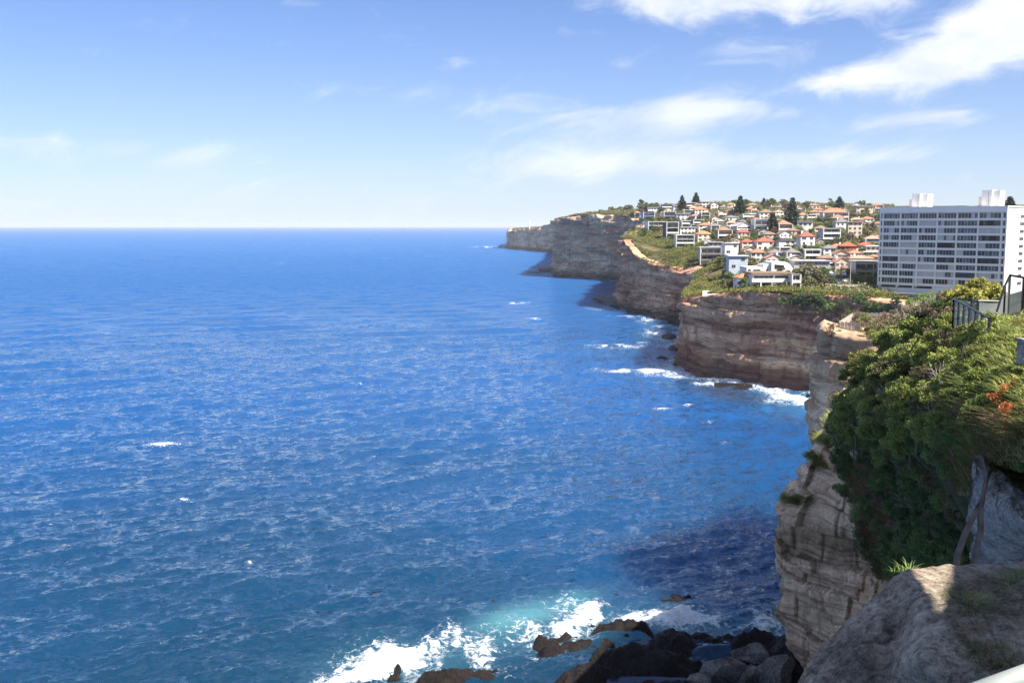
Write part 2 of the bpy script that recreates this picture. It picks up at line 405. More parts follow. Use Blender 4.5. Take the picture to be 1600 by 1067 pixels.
# ------------------------------------------------------------------ cliff walls: beds of sandstone, each with its own ledge and joints
def resample(P, step):
    P = np.asarray(P, float)
    d = np.r_[0, np.cumsum(np.hypot(*np.diff(P[:, :2], axis=0).T))]
    n = max(3, int(d[-1] / step) + 1)
    s = np.linspace(0, d[-1], n)
    return s, np.stack([np.interp(s, d, P[:, k]) for k in range(P.shape[1])], 1)
def cliff(name, line, step, mat, seed, bed=3.0, amp=1.6, rough=1.2, zlow=-3.0, joint=6.0, talus=4.0, bulge=1.0, gfun=None, sea_side=None, curl=(1.6, 4.0, 8.0, 13.0)):
    s, P = resample(line, step)
    k = max(1, int(7 / step)); ker = np.ones(2 * k + 1) / (2 * k + 1)
    Q = P.copy()
    for c in range(3): Q[:, c] = np.convolve(np.pad(P[:, c], k, mode='edge'), ker, 'valid')
    P = Q
    tg = np.gradient(P[:, :2], axis=0); tg /= np.linalg.norm(tg, axis=1)[:, None] + 1e-9
    nx, ny = -tg[:, 1], tg[:, 0]                        # seaward
    mid = len(P) // 2
    if sea_side is not None:
        if nx[mid] * sea_side[0] + ny[mid] * sea_side[1] < 0: nx, ny = -nx, -ny
    elif coast_sd(np.array([P[mid, 0] + nx[mid] * 4]), np.array([P[mid, 1] + ny[mid] * 4]))[0] > 0: nx, ny = -nx, -ny
    big = fbm(P[:, 0] * 0.028, P[:, 1] * 0.028, oct=3, seed=seed) * 4.5 + fbm(s * 0.09, s * 0, oct=3, seed=seed + 5) * 2.0
    big = big * bulge
    zt = P[:, 2] + fbm(s * 0.05, s * 0 + 3, oct=4, seed=seed + 1) * 1.3
    H = float(np.max(zt)) - zlow
    nt = int(H / step * 1.15) + 2
    T = np.linspace(0, 1, nt)[:, None]
    Z = zlow + T * (zt[None] - zlow)
    S = np.broadcast_to(s[None], Z.shape)
    X0 = np.broadcast_to(P[None, :, 0], Z.shape); Y0 = np.broadcast_to(P[None, :, 1], Z.shape)
    rs = np.random.default_rng(seed)
    edges = [zlow - 4]
    while edges[-1] < zlow + H + 12: edges.append(edges[-1] + bed * rs.uniform(0.35, 1.7))
    edges = np.array(edges)
    zb = Z + fbm(S * 0.02, S * 0 + 1.7, oct=3, seed=seed + 9) * 2.2
    li = np.searchsorted(edges, zb)
    off = rs.uniform(-1, 1, len(edges) + 2)
    low = edges[np.clip(li - 1, 0, len(edges) - 1)]; up = edges[np.clip(li, 0, len(edges) - 1)]
    fr = (zb - low) / np.maximum(up - low, 0.1)
    D = off[li] * amp
    jw = joint * (0.6 + 0.9 * _hash(li, li * 0, li * 0, seed))
    cell = np.floor(S / jw + 13.7 * li)
    D = D + (_hash(cell, li, li * 0, seed + 3) - 0.5) * amp * 0.9
    fj = S / jw + 13.7 * li - cell
    D = D - 0.55 * amp * (np.exp(-(fj / 0.06) ** 2) + np.exp(-((1 - fj) / 0.06) ** 2)) * (_hash(cell, li, li * 0 + 1, seed) > 0.4)
    D = D - 0.6 * amp * np.exp(-((fr - 0.0) / 0.14) ** 2)                     # undercut at each bedding plane
    D = D + fbm(X0 * 0.12, Y0 * 0.12, Z * 0.2, oct=5, seed=seed + 11, gain=0.55) * rough
    D = D + big[None] * (0.5 + 0.5 * T)
    D = D + talus * (1 - T) ** 3 - 0.6 * T ** 4
    X = X0 + nx[None] * D; Y = Y0 + ny[None] * D
    rows = [np.stack([X, Y, Z], -1)]
    for q, inn in enumerate(curl):                           # the top curls inland
        xx = P[:, 0] - nx * inn + fbm(s * 0.3, s * 0 + q, oct=2, seed=seed + q) * 0.5; yy = P[:, 1] - ny * inn
        g = (gfun or ground)(xx, yy)
        w = min(1, inn / 9)
        rows.append(np.stack([xx, yy, zt * (1 - w) + g * w + 0.5 - 0.9 * (inn > 10) + fbm(s * 0.2, s * 0 + q + 9, oct=2, seed=seed) * 0.3], -1)[None])
    V = np.concatenate(rows, 0)
    me = mesh_np(name, V.reshape(-1, 3), grid_faces(V.shape[0], V.shape[1]), True)
    return link(name, me, mat, kind='structure')
cliff('cliff', COAST[0:15], 0.45, M_CLIFF1, 11, bulge=0.45, bed=2.9, amp=1.5, rough=1.3, joint=9.0)
cliff('cliff', COAST[11:23], 0.7, M_CLIFF2, 23, curl=(0.8, 2.0, 4.0, 7.0), bed=3.4, amp=1.8, rough=2.4, joint=8.0)
cliff('cliff', COAST[19:32], 1.1, M_CLIFF3, 31, bed=6.0, amp=2.6, rough=3.4, joint=14.0)
cliff('cliff', COAST[28:39], 2.6, M_CLIFF3, 47, bed=7.0, amp=2.2, rough=3.2, joint=22.0)

# ------------------------------------------------------------------ the land on top
def land_material():
    m, t, b = material('clifftop_scrub')
    p = t.pos()
    a = t.noise(p, 0.05, 6, 0.6); c = t.noise(p, 0.6, 5, 0.65)
    col = t.ramp(a, [(0.33, (0.035, 0.04, 0.018)), (0.47, (0.07, 0.07, 0.03)), (0.58, (0.13, 0.11, 0.055)), (0.7, (0.24, 0.18, 0.12))])
    col = t.mix(0.8, col, t.ramp(c, [(0.3, 0.5), (0.6, 1.2)]), 'MULTIPLY')
    t.put(b.inputs['Base Color'], col); b.inputs['Roughness'].default_value = 0.95; b.inputs['Specular IOR Level'].default_value = 0.1
    t.put(b.inputs['Normal'], t.bump(c, 1.0, 0.8))
    return m
M_LAND = land_material()
Yr = np.geomspace(330, 4150, 330); Ar = np.linspace(-0.03, 0.95, 300)
YY, AA = np.meshgrid(Yr, Ar, indexing='ij'); XX = AA * YY
ZZ = ground(XX.ravel(), YY.ravel()).reshape(XX.shape) + fbm(XX * 0.03, YY * 0.03, oct=3, seed=3) * 0.8
SD = coast_sd(XX.ravel(), YY.ravel()).reshape(XX.shape)
F = grid_faces(*XX.shape)
F = F[(SD.ravel()[F] > 6.0).all(1)]
me = mesh_np('hillside_land', np.stack([XX, YY, ZZ], -1).reshape(-1, 3), F)
link('hillside_land', me, M_LAND, kind='structure')
# ================================================================== the sea
SHELF_C = on_sea(960, 1030)
FOAM_SPOTS = [  # photo pixel, half sizes in pixels, strength : crests that break offshore
    (250, 695, 26, 3.0, 1.0), (292, 779, 14, 4, 1.0), (322, 787, 6, 4, .9), (391, 876, 7, 2.2, .9), (1035, 639, 15, 2.5, 1.0), (1075, 632, 9, 2, .7), (1130, 690, 9, 2, .7), (1107, 658, 7, 2, .7),
    (810, 473, 16, 2.0, .9), (835, 498, 14, 2, .6), (960, 541, 34, 4.0, 1.1), (1005, 536, 14, 3, .8), (1025, 520, 22, 6, .9), (1020, 500, 25, 5, .8), (985, 494, 30, 2.5, .8), (1010, 580, 55, 4, .9), (1060, 586, 30, 4, .8),
    (975, 575, 40, 2, .7), (1120, 600, 40, 3, 1.0), (82, 818, 5, 2, .7), (110, 855, 4, 2, .6), (585, 712, 5, 2, .7), (39, 630, 5, 1.5, .6), (760, 386, 22, 1.3, .8), (1185, 717, 6, 2, .6), (660, 545, 5, 1.5, .6),
    (400, 552, 8, 1.5, .5), (150, 445, 6, 1.2, .5), (440, 411, 5, 1, .5), (600, 404, 8, 1, .5), (700, 428, 6, 1, .5), (560, 600, 7, 1.5, .5), (320, 590, 6, 1.4, .4)]
ncol, nrow = 900, 600
A = np.linspace(-0.72, 0.72, ncol)
vv = np.r_[np.linspace(1180, 370, nrow - 60), np.linspace(369, 355.4, 60)]
Ysea = np.array([on_sea(800, v).y for v in vv])
YS, AS = np.meshgrid(Ysea, A, indexing='ij'); XS = AS * YS
dYs = np.abs(np.gradient(Ysea))[:, None] * np.ones_like(AS); dXs = (A[1] - A[0]) * YS
W = np.zeros_like(XS)
wr = np.random.default_rng(3)
wind = R(-62)                                     # crests travel towards the coast and the camera
for k in range(70):
    L = 1.4 * (18 / 1.4) ** wr.random()
    th = wind + wr.normal(0, 0.42)
    kx, ky = math.cos(th) * 2 * math.pi / L, math.sin(th) * 2 * math.pi / L
    a = 0.0125 * L ** 0.80 * wr.uniform(0.5, 1.3)
    vis = smooth(0.0, 1.0, (L / (np.abs(math.sin(th)) * dYs + np.abs(math.cos(th)) * dXs + 1e-6) - 2.0) / 3.0)
    ph = kx * XS + ky * YS + wr.uniform(0, 6.28) + 1.2 * fbm(XS[::1] * 0.006, YS * 0.006, oct=1, seed=k)
    s_ = np.sin(ph)
    W += a * vis * (2 * ((s_ + 1) / 2) ** 1.6 - 0.85)
for k in range(7):                                 # the longer swell under the chop
    L = wr.uniform(16, 40); th = wind + wr.normal(0, 0.16); kx, ky = math.cos(th) * 2 * math.pi / L, math.sin(th) * 2 * math.pi / L
    vis = smooth(0.0, 1.0, (L / (np.abs(math.sin(th)) * dYs + np.abs(math.cos(th)) * dXs + 1e-6) - 2.0) / 3.0)
    W += 0.0065 * L * wr.uniform(.6, 1.2) * vis * np.sin(kx * XS + ky * YS + wr.uniform(0, 6.28) + 1.5 * fbm(XS * 0.004, YS * 0.004, oct=2, seed=k + 40))
gust = 0.75 + 0.35 * fbm(XS * 0.008, YS * 0.008, oct=3, seed=77)
W *= gust
sdl = coast_sd(XS.ravel(), YS.ravel()).reshape(XS.shape)
UP, VP = px(XS, YS, XS * 0)
foam = np.zeros_like(XS)
n1 = fbm(XS * 0.05, YS * 0.03, oct=4, seed=91); n2 = fbm(XS * 0.25, YS * 0.12, oct=4, seed=92)
# surf along the cliff feet
reach = np.where(YS < 480, 15, np.where(YS < 900, 16, np.where(YS < 1700, 9, 16))) * (1.0 + 0.9 * n1)
foam = np.maximum(foam, np.clip(1.2 + sdl / np.maximum(reach, 3.5), 0, 1) * (0.85 + 0.4 * n2))
# broad foam in the cove under the red cliff and off the second headland
def patch(u, v, ru, rv, tilt=0):
    c, s = math.cos(R(tilt)), math.sin(R(tilt)); a, b = UP - u, VP - v
    return np.exp(-(((a * c + b * s) / ru) ** 2 + ((b * c - a * s) / rv) ** 2))
for (u, v, ru, rv, st) in FOAM_SPOTS:
    foam = np.maximum(foam, st * 0.8 * patch(u, v, ru * 1.3, rv * 1.2) * (0.95 + 0.9 * n2))
for (u, v, ru, rv, tl, st) in [(1240, 622, 75, 15, 8, .95), (1130, 592, 60, 9, 8, .85), (1035, 515, 28, 28, 60, .75), (1000, 488, 60, 6, 8, .75), (1215, 604, 60, 8, 8, .7), (1275, 635, 30, 10, 10, .8)]:
    foam = np.maximum(foam, st * patch(u, v, ru, rv, tl) * (0.62 + 0.75 * n2 + 0.3 * n1))
# wash over the rock shelf below
wash = 0
for (u, v, ru, rv, tl, st) in [(600, 1035, 85, 26, -12, 1.1), (700, 1030, 130, 30, -4, .85), (800, 1000, 110, 34, -22, .9), (880, 975, 90, 26, -18, .95), (960, 965, 120, 16, 3, 1.0), (1080, 972, 110, 16, 4, .85), (1190, 965, 60, 22, 0, .95), (560, 1058, 60, 14, -10, 1.1),
                               (810, 968, 75, 13, -12, .55), (705, 990, 20, 18, 60, .6), (1060, 940, 40, 6, 6, .5), (1170, 940, 40, 6, 0, .5)]:
    wash = np.maximum(wash, st * patch(u, v, ru * 1.15, rv * 1.15, tl))
foam = np.maximum(foam, wash * (0.74 + 0.8 * n2 + 0.25 * n1))
aer = 0                                            # water milky with air behind the breaking wave
for (u, v, ru, rv, tl, st) in [(815, 965, 80, 22, -14, 1.0), (880, 945, 60, 18, -14, .7), (760, 1000, 90, 30, -20, .45), (900, 985, 120, 30, -10, .4), (1030, 975, 160, 22, 0, .3), (660, 1030, 140, 30, -5, .35), (1250, 625, 90, 22, 8, .45), (1040, 525, 50, 40, 50, .4), (1140, 600, 80, 20, 8, .35), (960, 545, 60, 8, 0, .25)]:
    aer = np.maximum(aer, st * patch(u, v, ru, rv, tl))
aer = aer * (0.85 + 0.35 * n1)
reef = 0                                           # dark submerged rock off the red cliff
for (u, v, ru, rv, tl, st) in [(1130, 612, 60, 8, 6, 1.0), (1160, 622, 70, 6, 6, .8), (1240, 650, 60, 5, 4, .5), (1090, 598, 30, 5, 5, .8), (1100, 925, 140, 14, 2, .35), (1000, 450, 60, 9, 12, .6), (960, 458, 40, 7, 12, .5)]:
    reef = np.maximum(reef, st * patch(u, v, ru, rv, tl))
W += 0.5 * np.clip(foam, 0, 1) * (0.4 + n2) * (YS < 420)
V = np.stack([XS, YS, W], -1).reshape(-1, 3); F = grid_faces(nrow, ncol)
# the rest of the disc, out of the picture, at a coarser grain
nb = len(V)
th = np.linspace(math.atan2(1, 0.72), math.atan2(1, -0.72) - 2 * math.pi, 90)
rr = np.r_[Ysea / math.sin(th[0])][::25]; rr = np.r_[2.0, 30.0, rr, Ysea[-1] / math.sin(th[0])]
TH, RR = np.meshgrid(th, rr, indexing='ij')
V2 = np.stack([RR * np.cos(TH), RR * np.sin(TH), RR * 0 - 0.1], -1).reshape(-1, 3)
F2 = grid_faces(len(th), len(rr)) + nb
V3 = np.array([(-0.72 * Ysea[0], Ysea[0], -0.1), (0.72 * Ysea[0], Ysea[0], -0.1), (1.4, 1.9, -0.1), (-1.4, 1.9, -0.1)])
F3 = np.array([[0, 1, 2, 3]]) + nb + len(V2)
me = mesh_np('sea', np.vstack([V, V2, V3]), np.vstack([F, F2[:, ::-1], F3]))
z2 = np.zeros(len(V2) + 4)
attr(me, 'foam', np.r_[np.clip(foam, 0, 1.2).ravel(), z2]); attr(me, 'aerated', np.r_[np.clip(aer, 0, 1).ravel(), z2]); attr(me, 'reef', np.r_[np.clip(reef, 0, 1).ravel(), z2])
def sea_material():
    m, t, b = material('sea_water')
    p = t.pos()
    fo, ae, re = t.att('foam'), t.att('aerated'), t.att('reef')
    ps = t.scale(p, (1.0, 1.0, 0.0))
    x, y, z = t.xyz(p)
    dist = t.vmath('LENGTH', ps)
    # ripples: choppy, crests lying across the wind
    q = t.comb(t.math('ADD', t.math('MULTIPLY', x, 0.47), t.math('MULTIPLY', y, -0.88)), t.math('ADD', t.math('MULTIPLY', x, 0.50), t.math('MULTIPLY', y, 0.26)), 0.0)
    def slopes(sc, det, k):
        n = t.node('ShaderNodeTexNoise', ins={'Vector': q, 'Scale': sc, 'Detail': det, 'Roughness': 0.66, 'Distortion': 0.25})
        c = t.xyz(t.vmath('SUBTRACT', n.outputs['Color'], (0.5, 0.5, 0.5)))
        along, across = t.math('MULTIPLY', c[0], 1.35), t.math('MULTIPLY', c[1], 0.8)       # steeper along the wind than across it
        v = t.comb(t.math('ADD', t.math('MULTIPLY', along, 0.47), t.math('MULTIPLY', across, 0.88)), t.math('ADD', t.math('MULTIPLY', along, -0.88), t.math('MULTIPLY', across, 0.47)), 0.0)
        return t.vmath('MULTIPLY', v, t.comb(k, k, k))
    sl = t.vmath('ADD', slopes(1.5, 5, t.rng(dist, 200, 1000, 1.6, 0.4)), slopes(0.40, 5, t.rng(dist, 300, 1500, 1.6, 0.85)))
    sl = t.vmath('ADD', sl, slopes(0.085, 4, t.rng(dist, 220, 900, 0.0, 1.4)))
    sl = t.vmath('ADD', sl, slopes(0.022, 4, t.rng(dist, 700, 3000, 0.0, 1.7)))
    geo = t.node('ShaderNodeNewGeometry').outputs['Normal']
    wave_n = t.vmath('NORMALIZE', t.vmath('ADD', geo, sl))
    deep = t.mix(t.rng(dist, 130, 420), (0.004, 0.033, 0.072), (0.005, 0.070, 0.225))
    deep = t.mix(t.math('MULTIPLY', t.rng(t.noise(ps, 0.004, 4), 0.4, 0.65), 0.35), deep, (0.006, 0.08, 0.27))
    deep = t.mix(t.rng(dist, 600, 3500), deep, (0.022, 0.13, 0.37))  # far water painted paler in place of the weakened sky reflection
    col = t.mix(t.math('MULTIPLY', ae, 0.38), deep, (0.17, 0.50, 0.52))
    col = t.mix(t.math('MULTIPLY', re, 0.75), col, (0.035, 0.03, 0.045))
    # foam: lacy, broken by fine noise
    f1 = t.noise(ps, 0.8, 6, 0.68, 0.8); f2 = t.noise(ps, 3.0, 4, 0.65)
    lace = t.math('ADD', t.math('MULTIPLY', f1, 0.75), t.math('MULTIPLY', f2, 0.25))
    fm = t.rng(t.math('ADD', fo, t.math('MULTIPLY', t.math('SUBTRACT', lace, 0.5), 4.0)), 0.36, 1.15)
    fm = t.math('MULTIPLY', fm, t.rng(fo, 0.08, 0.3))
    w1 = t.noise(ps, 0.09, 3, 0.5, 0.4); w2 = t.noise(ps, 0.6, 3)
    caps = t.math('MULTIPLY', t.rng(w1, 0.765, 0.80), t.rng(w2, 0.5, 0.6))
    fm = t.math('MAXIMUM', fm, t.math('MULTIPLY', caps, 0.8))
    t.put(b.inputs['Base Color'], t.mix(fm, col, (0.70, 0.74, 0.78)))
    t.put(b.inputs['Roughness'], t.math('ADD', t.math('MULTIPLY', fm, 0.6), t.rng(dist, 150, 1200, 0.05, 0.32)))
    b.subsurface_method = 'BURLEY'      # light that enters the water comes back out metres away
    t.put(b.inputs['Subsurface Weight'], t.math('SUBTRACT', 1.0, fm)); b.inputs['Subsurface Scale'].default_value = 40.0; b.inputs['Subsurface Radius'].default_value = (0.5, 0.8, 1.0)
    b.inputs['IOR'].default_value = 1.37
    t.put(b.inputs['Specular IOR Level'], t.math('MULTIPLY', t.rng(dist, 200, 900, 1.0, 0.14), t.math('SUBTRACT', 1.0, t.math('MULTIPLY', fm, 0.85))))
    t.put(b.inputs['Normal'], wave_n)
    # far out the facets one sees lean towards the eye and mirror less of the horizon
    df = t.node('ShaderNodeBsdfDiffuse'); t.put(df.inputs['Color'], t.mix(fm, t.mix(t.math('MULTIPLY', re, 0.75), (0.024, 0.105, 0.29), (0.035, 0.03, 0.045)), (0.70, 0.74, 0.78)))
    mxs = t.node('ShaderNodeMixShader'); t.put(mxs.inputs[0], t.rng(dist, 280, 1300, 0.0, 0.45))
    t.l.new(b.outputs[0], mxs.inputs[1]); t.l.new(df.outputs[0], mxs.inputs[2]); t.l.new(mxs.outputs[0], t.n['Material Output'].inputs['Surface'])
    return m
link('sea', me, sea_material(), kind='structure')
# ================================================================== foliage: leaf meshes shared by the plants
def leaf_material(name, dark, mid, light, trans=0.22, sc=1.2, rough=0.6):
    m, t, b = material(name)
    p = t.pos()
    n = t.math('ADD', t.math('MULTIPLY', t.noise(p, sc, 3, 0.6), 0.55), t.math('MULTIPLY', t.noise(p, sc * 9, 2, 0.6), 0.45))
    n = t.math('ADD', n, t.math('MULTIPLY', t.math('SUBTRACT', t.rand(), 0.5), 0.12))
    c = t.ramp(n, [(0.36, dark), (0.5, mid), (0.64, light)])
    t.put(b.inputs['Base Color'], c); b.inputs['Roughness'].default_value = rough; b.inputs['Specular IOR Level'].default_value = 0.25
    tr = t.node('ShaderNodeBsdfTranslucent'); t.put(tr.inputs[0], c)
    mx = t.node('ShaderNodeMixShader'); mx.inputs[0].default_value = trans
    t.l.new(b.outputs[0], mx.inputs[1]); t.l.new(tr.outputs[0], mx.inputs[2])
    t.l.new(mx.outputs[0], t.n['Material Output'].inputs['Surface'])
    return m
L_BRIGHT = leaf_material('leaf_coastal_green', (0.116, 0.149, 0.033), (0.237, 0.281, 0.066), (0.440, 0.462, 0.143))
L_MID = leaf_material('leaf_mid_green', (0.073, 0.124, 0.041), (0.155, 0.239, 0.066), (0.311, 0.394, 0.124))
L_DARK = leaf_material('leaf_dark_green', (0.046, 0.085, 0.035), (0.101, 0.161, 0.055), (0.215, 0.277, 0.101))
L_OLIVE = leaf_material('leaf_olive', (0.078, 0.078, 0.036), (0.163, 0.156, 0.072), (0.299, 0.260, 0.130))
L_DRY = leaf_material('leaf_dry_brown', (0.10, 0.065, 0.04), (0.21, 0.145, 0.095), (0.36, 0.27, 0.19))
L_PINE = leaf_material('needles_grey_green', (0.022, 0.034, 0.022), (0.045, 0.06, 0.038), (0.085, 0.10, 0.06), trans=0.1)
L_YELLOW = leaf_material('leaf_yellow_green', (0.176, 0.162, 0.034), (0.365, 0.351, 0.081), (0.608, 0.567, 0.189), trans=0.3)
L_RED = leaf_material('leaf_rust_red', (0.230, 0.072, 0.029), (0.490, 0.158, 0.050), (0.720, 0.288, 0.101))
L_GRASS = leaf_material('grass_blades', (0.106, 0.138, 0.031), (0.225, 0.263, 0.062), (0.450, 0.450, 0.150), trans=0.3)
L_STRAW = leaf_material('straw_blades', (0.15, 0.10, 0.05), (0.30, 0.21, 0.10), (0.46, 0.36, 0.2), trans=0.2)
L_SCRUB = leaf_material('heath_leaves', (0.075, 0.09, 0.025), (0.17, 0.18, 0.045), (0.31, 0.29, 0.09), sc=0.12)
BARK = simple('bark_grey_brown', (0.16, 0.125, 0.10), 0.9, var=0.4, sc=3.0)
BARK_PALE = simple('bark_pale_dead', (0.42, 0.37, 0.31), 0.9, var=0.25, sc=4.0)

def leaves(centres, size, rs, aspect=1.7, up=0.35):
    """one bent leaf (two triangles sharing the midrib) per centre"""
    n = len(centres)
    d = rs.normal(size=(n, 3)); d[:, 2] += up; d /= np.linalg.norm(d, axis=1)[:, None]
    r = rs.normal(size=(n, 3)); e = np.cross(d, r); e /= np.linalg.norm(e, axis=1)[:, None] + 1e-9
    s = size * rs.uniform(0.6, 1.35, n)[:, None]
    nn = np.cross(d, e)
    v = np.stack([centres - d * s * aspect * 0.5, centres + e * s * 0.5 + nn * s * 0.12, centres + d * s * aspect * 0.5, centres - e * s * 0.5 + nn * s * 0.12], 1)
    i = np.arange(n)[:, None] * 4
    f = np.concatenate([i + [[0, 1, 2]], i + [[0, 2, 3]]], 1).reshape(-1, 3)
    return v.reshape(-1, 3), f
def crown_points(n, rs, clumps, rx, ry, rz, clump_r, shell=0.55, flat=0.0):
    c = rs.normal(size=(clumps, 3)); c /= np.linalg.norm(c, axis=1)[:, None]
    c *= (shell + (1 - shell) * rs.random(clumps))[:, None] ** 0.6
    c[:, 2] = np.maximum(c[:, 2], -0.55 + flat)
    c *= np.array([rx, ry, rz]) * (0.86 + 0.28 * rs.random((clumps, 1)))
    k = rs.integers(0, clumps, n)
    cr = clump_r * (0.6 + 0.8 * rs.random(clumps))
    q = rs.normal(size=(n, 3)); q /= np.linalg.norm(q, axis=1)[:, None]
    q *= (rs.random(n) ** 0.45)[:, None] * cr[k][:, None]
    q[:, 2] *= 0.7
    return c[k] + q, c
def crown_mesh(name, n, size, seed, clumps=26, rx=1, ry=1, rz=0.8, clump_r=0.34, zc=0.8, aspect=1.7, shell=0.55):
    rs = np.random.default_rng(seed)
    P, c = crown_points(n, rs, clumps, rx, ry, rz, clump_r, shell)
    P[:, 2] += zc
    v, f = leaves(P, size, rs, aspect)
    return mesh_np(name, v, f, False), c + np.array([0, 0, zc])
def stem_mesh(name, tips, rs, zc, r0=0.05, k=9, base=-0.5):
    m = MB()
    idx = rs.permutation(len(tips))[:k]
    fork = Vector((rs.normal(0, 0.05), rs.normal(0, 0.05), zc * 0.35))
    m.tube([(0, 0, base), fork * 0.5, fork], [r0, r0 * 0.85, r0 * 0.7], 6)
    for i in idx:
        t = Vector(tips[i]); mid = fork.lerp(t, 0.5) + Vector((rs.normal(0, 0.07), rs.normal(0, 0.07), rs.normal(0, 0.05)))
        m.tube([fork, mid, t], [r0 * 0.6, r0 * 0.35, r0 * 0.12], 5)
    return m.mesh(name, True)
def twig_mesh(name, seed, n=26, L=1.0, r=0.012):
    rs = np.random.default_rng(seed); m = MB()
    for i in range(n):
        a = rs.uniform(0, 6.28); p = Vector((rs.normal(0, 0.12), rs.normal(0, 0.12), 0)); d = Vector((math.cos(a) * 0.7, math.sin(a) * 0.7, rs.uniform(0.3, 1.2))).normalized()
        pts_ = [p]
        for k in range(4):
            d = (d + Vector((rs.normal(0, 0.3), rs.normal(0, 0.3), rs.normal(0, 0.25)))).normalized(); pts_.append(pts_[-1] + d * L * rs.uniform(0.16, 0.34))
            if k in (1, 2):
                e = (d + Vector((rs.normal(0, 0.7), rs.normal(0, 0.7), rs.normal(0, 0.4)))).normalized()
                m.tube([pts_[-1], pts_[-1] + e * L * 0.2, pts_[-1] + e * L * 0.33 + Vector((0, 0, 0.04))], [r * 0.6, r * 0.45, r * 0.2], 4)
        m.tube(pts_, [r * 1.3, r, r * 0.8, r * 0.55, r * 0.25], 4)
    return m.mesh(name)
def tuft_mesh(name, seed, n=160, h=0.5, w=0.012, spread=0.35, lean=0.5):
    rs = np.random.default_rng(seed)
    a = rs.uniform(0, 6.28, n); rad = spread * np.sqrt(rs.random(n))
    b = np.stack([rad * np.cos(a), rad * np.sin(a), np.full(n, -0.05)], 1)
    L = h * rs.uniform(0.5, 1.2, n)[:, None]; d = np.stack([np.cos(a) * lean, np.sin(a) * lean, np.ones(n)], 1) + rs.normal(0, 0.3, (n, 3))
    d /= np.linalg.norm(d, axis=1)[:, None]
    s = np.stack([-np.sin(a), np.cos(a), np.zeros(n)], 1) * w
    m1 = b + d * L * 0.55; tip = b + d * L + np.stack([np.cos(a), np.sin(a), np.full(n, -0.6)], 1) * L * 0.28
    v = np.stack([b - s, b + s, m1 + s * 0.8, m1 - s * 0.8, tip], 1)
    i = np.arange(n)[:, None] * 5
    f = np.concatenate([i + [[0, 1, 2]], i + [[0, 2, 3]], i + [[3, 2, 4]]], 1).reshape(-1, 3)
    return mesh_np(name, v.reshape(-1, 3), f, False)
def shrub_kind(seed, n, size, mat, clumps=28, rx=1.0, rz=0.75, clump_r=0.32, aspect=1.7, zc=0.62, stem=0.045):
    me, tips = crown_mesh('foliage', n, size, seed, clumps, rx, rx, rz, clump_r, zc, aspect)
    me.materials.append(mat)
    st = stem_mesh('stem', tips, np.random.default_rng(seed), zc, stem, 12); st.materials.append(BARK)
    return me, st
def plant(kind, name, label, category, loc, s=1.0, rz=None, group=None, parts=('foliage', 'stem'), sz=None):
    o = thing(name, label, category, loc, random.uniform(0, 6.28) if rz is None else rz, group)
    o.scale = (s, s, (sz or 1.0) * s)
    for nm, me in zip(parts, kind): link(nm, me, None, o)
    return o
# ================================================================== the headland the photograph was taken from
M_NEAR = rock_material('near_cliff_sandstone', [(0.13, 0.09, 0.065), (0.29, 0.225, 0.165), (0.44, 0.36, 0.275), (0.60, 0.53, 0.44)], zper=0.22, fine=1.6, streak=0.55, rust=0.45, gain=1.05)
EDGE = np.array([(440, 1640), (470, 1545), (480, 1500), (492, 1452), (515, 1408), (540, 1378), (565, 1352), (600, 1330), (625, 1312), (645, 1298), (665, 1288), (690, 1276), (705, 1267), (722, 1260), (742, 1244), (756, 1236), (772, 1224), (786, 1215),
                 (800, 1212), (860, 1213), (905, 1219), (930, 1221), (945, 1211), (965, 1213), (985, 1222), (1005, 1231), (1020, 1242), (1040, 1258), (1067, 1274), (1200, 1320)], float)
DEPTH = [(1212, 790, 125), (1215, 850, 125), (1215, 950, 124), (1228, 1010, 123), (1300, 800, 119), (1300, 900, 118), (1300, 1000, 117), (1380, 900, 110), (1370, 980, 108), (1350, 820, 113), (1335, 750, 117), (1400, 1100, 106), (1300, 1150, 115),
         (1238, 765, 127), (1252, 735, 130), (1266, 702, 132), (1290, 664, 133), (1300, 645, 122), (1330, 612, 90), (1352, 570, 84), (1378, 540, 80), (1408, 515, 76), (1452, 492, 71), (1500, 480, 61), (1545, 470, 55), (1640, 450, 50),
         (1325, 685, 108), (1350, 650, 72), (1360, 700, 90), (1400, 560, 66), (1400, 600, 57), (1400, 640, 52), (1400, 680, 54), (1400, 740, 72), (1400, 820, 93), (1450, 520, 62), (1450, 560, 52), (1450, 600, 45), (1450, 640, 41), (1450, 680, 41), (1450, 740, 51), (1450, 820, 68),
         (1500, 520, 50), (1500, 560, 42), (1500, 600, 36), (1500, 640, 32), (1500, 680, 32), (1500, 740, 37), (1500, 820, 47), (1560, 520, 41), (1560, 560, 33), (1560, 600, 28), (1560, 650, 25), (1560, 700, 24.5), (1560, 745, 29), (1560, 800, 34), (1600, 520, 37), (1600, 560, 30), (1600, 600, 25.5), (1600, 650, 22.5), (1600, 700, 22), (1600, 750, 28), (1600, 800, 31),
         (1420, 890, 92), (1480, 900, 66), (1540, 900, 46), (1600, 900, 36), (1410, 1000, 95), (1500, 1000, 62), (1600, 1000, 42), (1800, 520, 26), (1800, 650, 16), (1800, 800, 22), (1800, 1000, 30), (1950, 480, 29), (1950, 700, 14), (1950, 1000, 26), (1800, 440, 40)]
_dep = TPS([(a, b) for a, b, c in DEPTH], [math.log(c) for a, b, c in DEPTH], reg=2e-3, scale=100)
def near_depth(u, v): return np.exp(_dep(u, v))
def slope_pt(u, v):
    return at(u, v, float(near_depth(np.array([u]), np.array([v]))[0]))
vs_ = np.arange(446, 1180, 1.9)
_st = np.cumsum(np.r_[440, np.random.default_rng(9).uniform(6, 24, 80)])
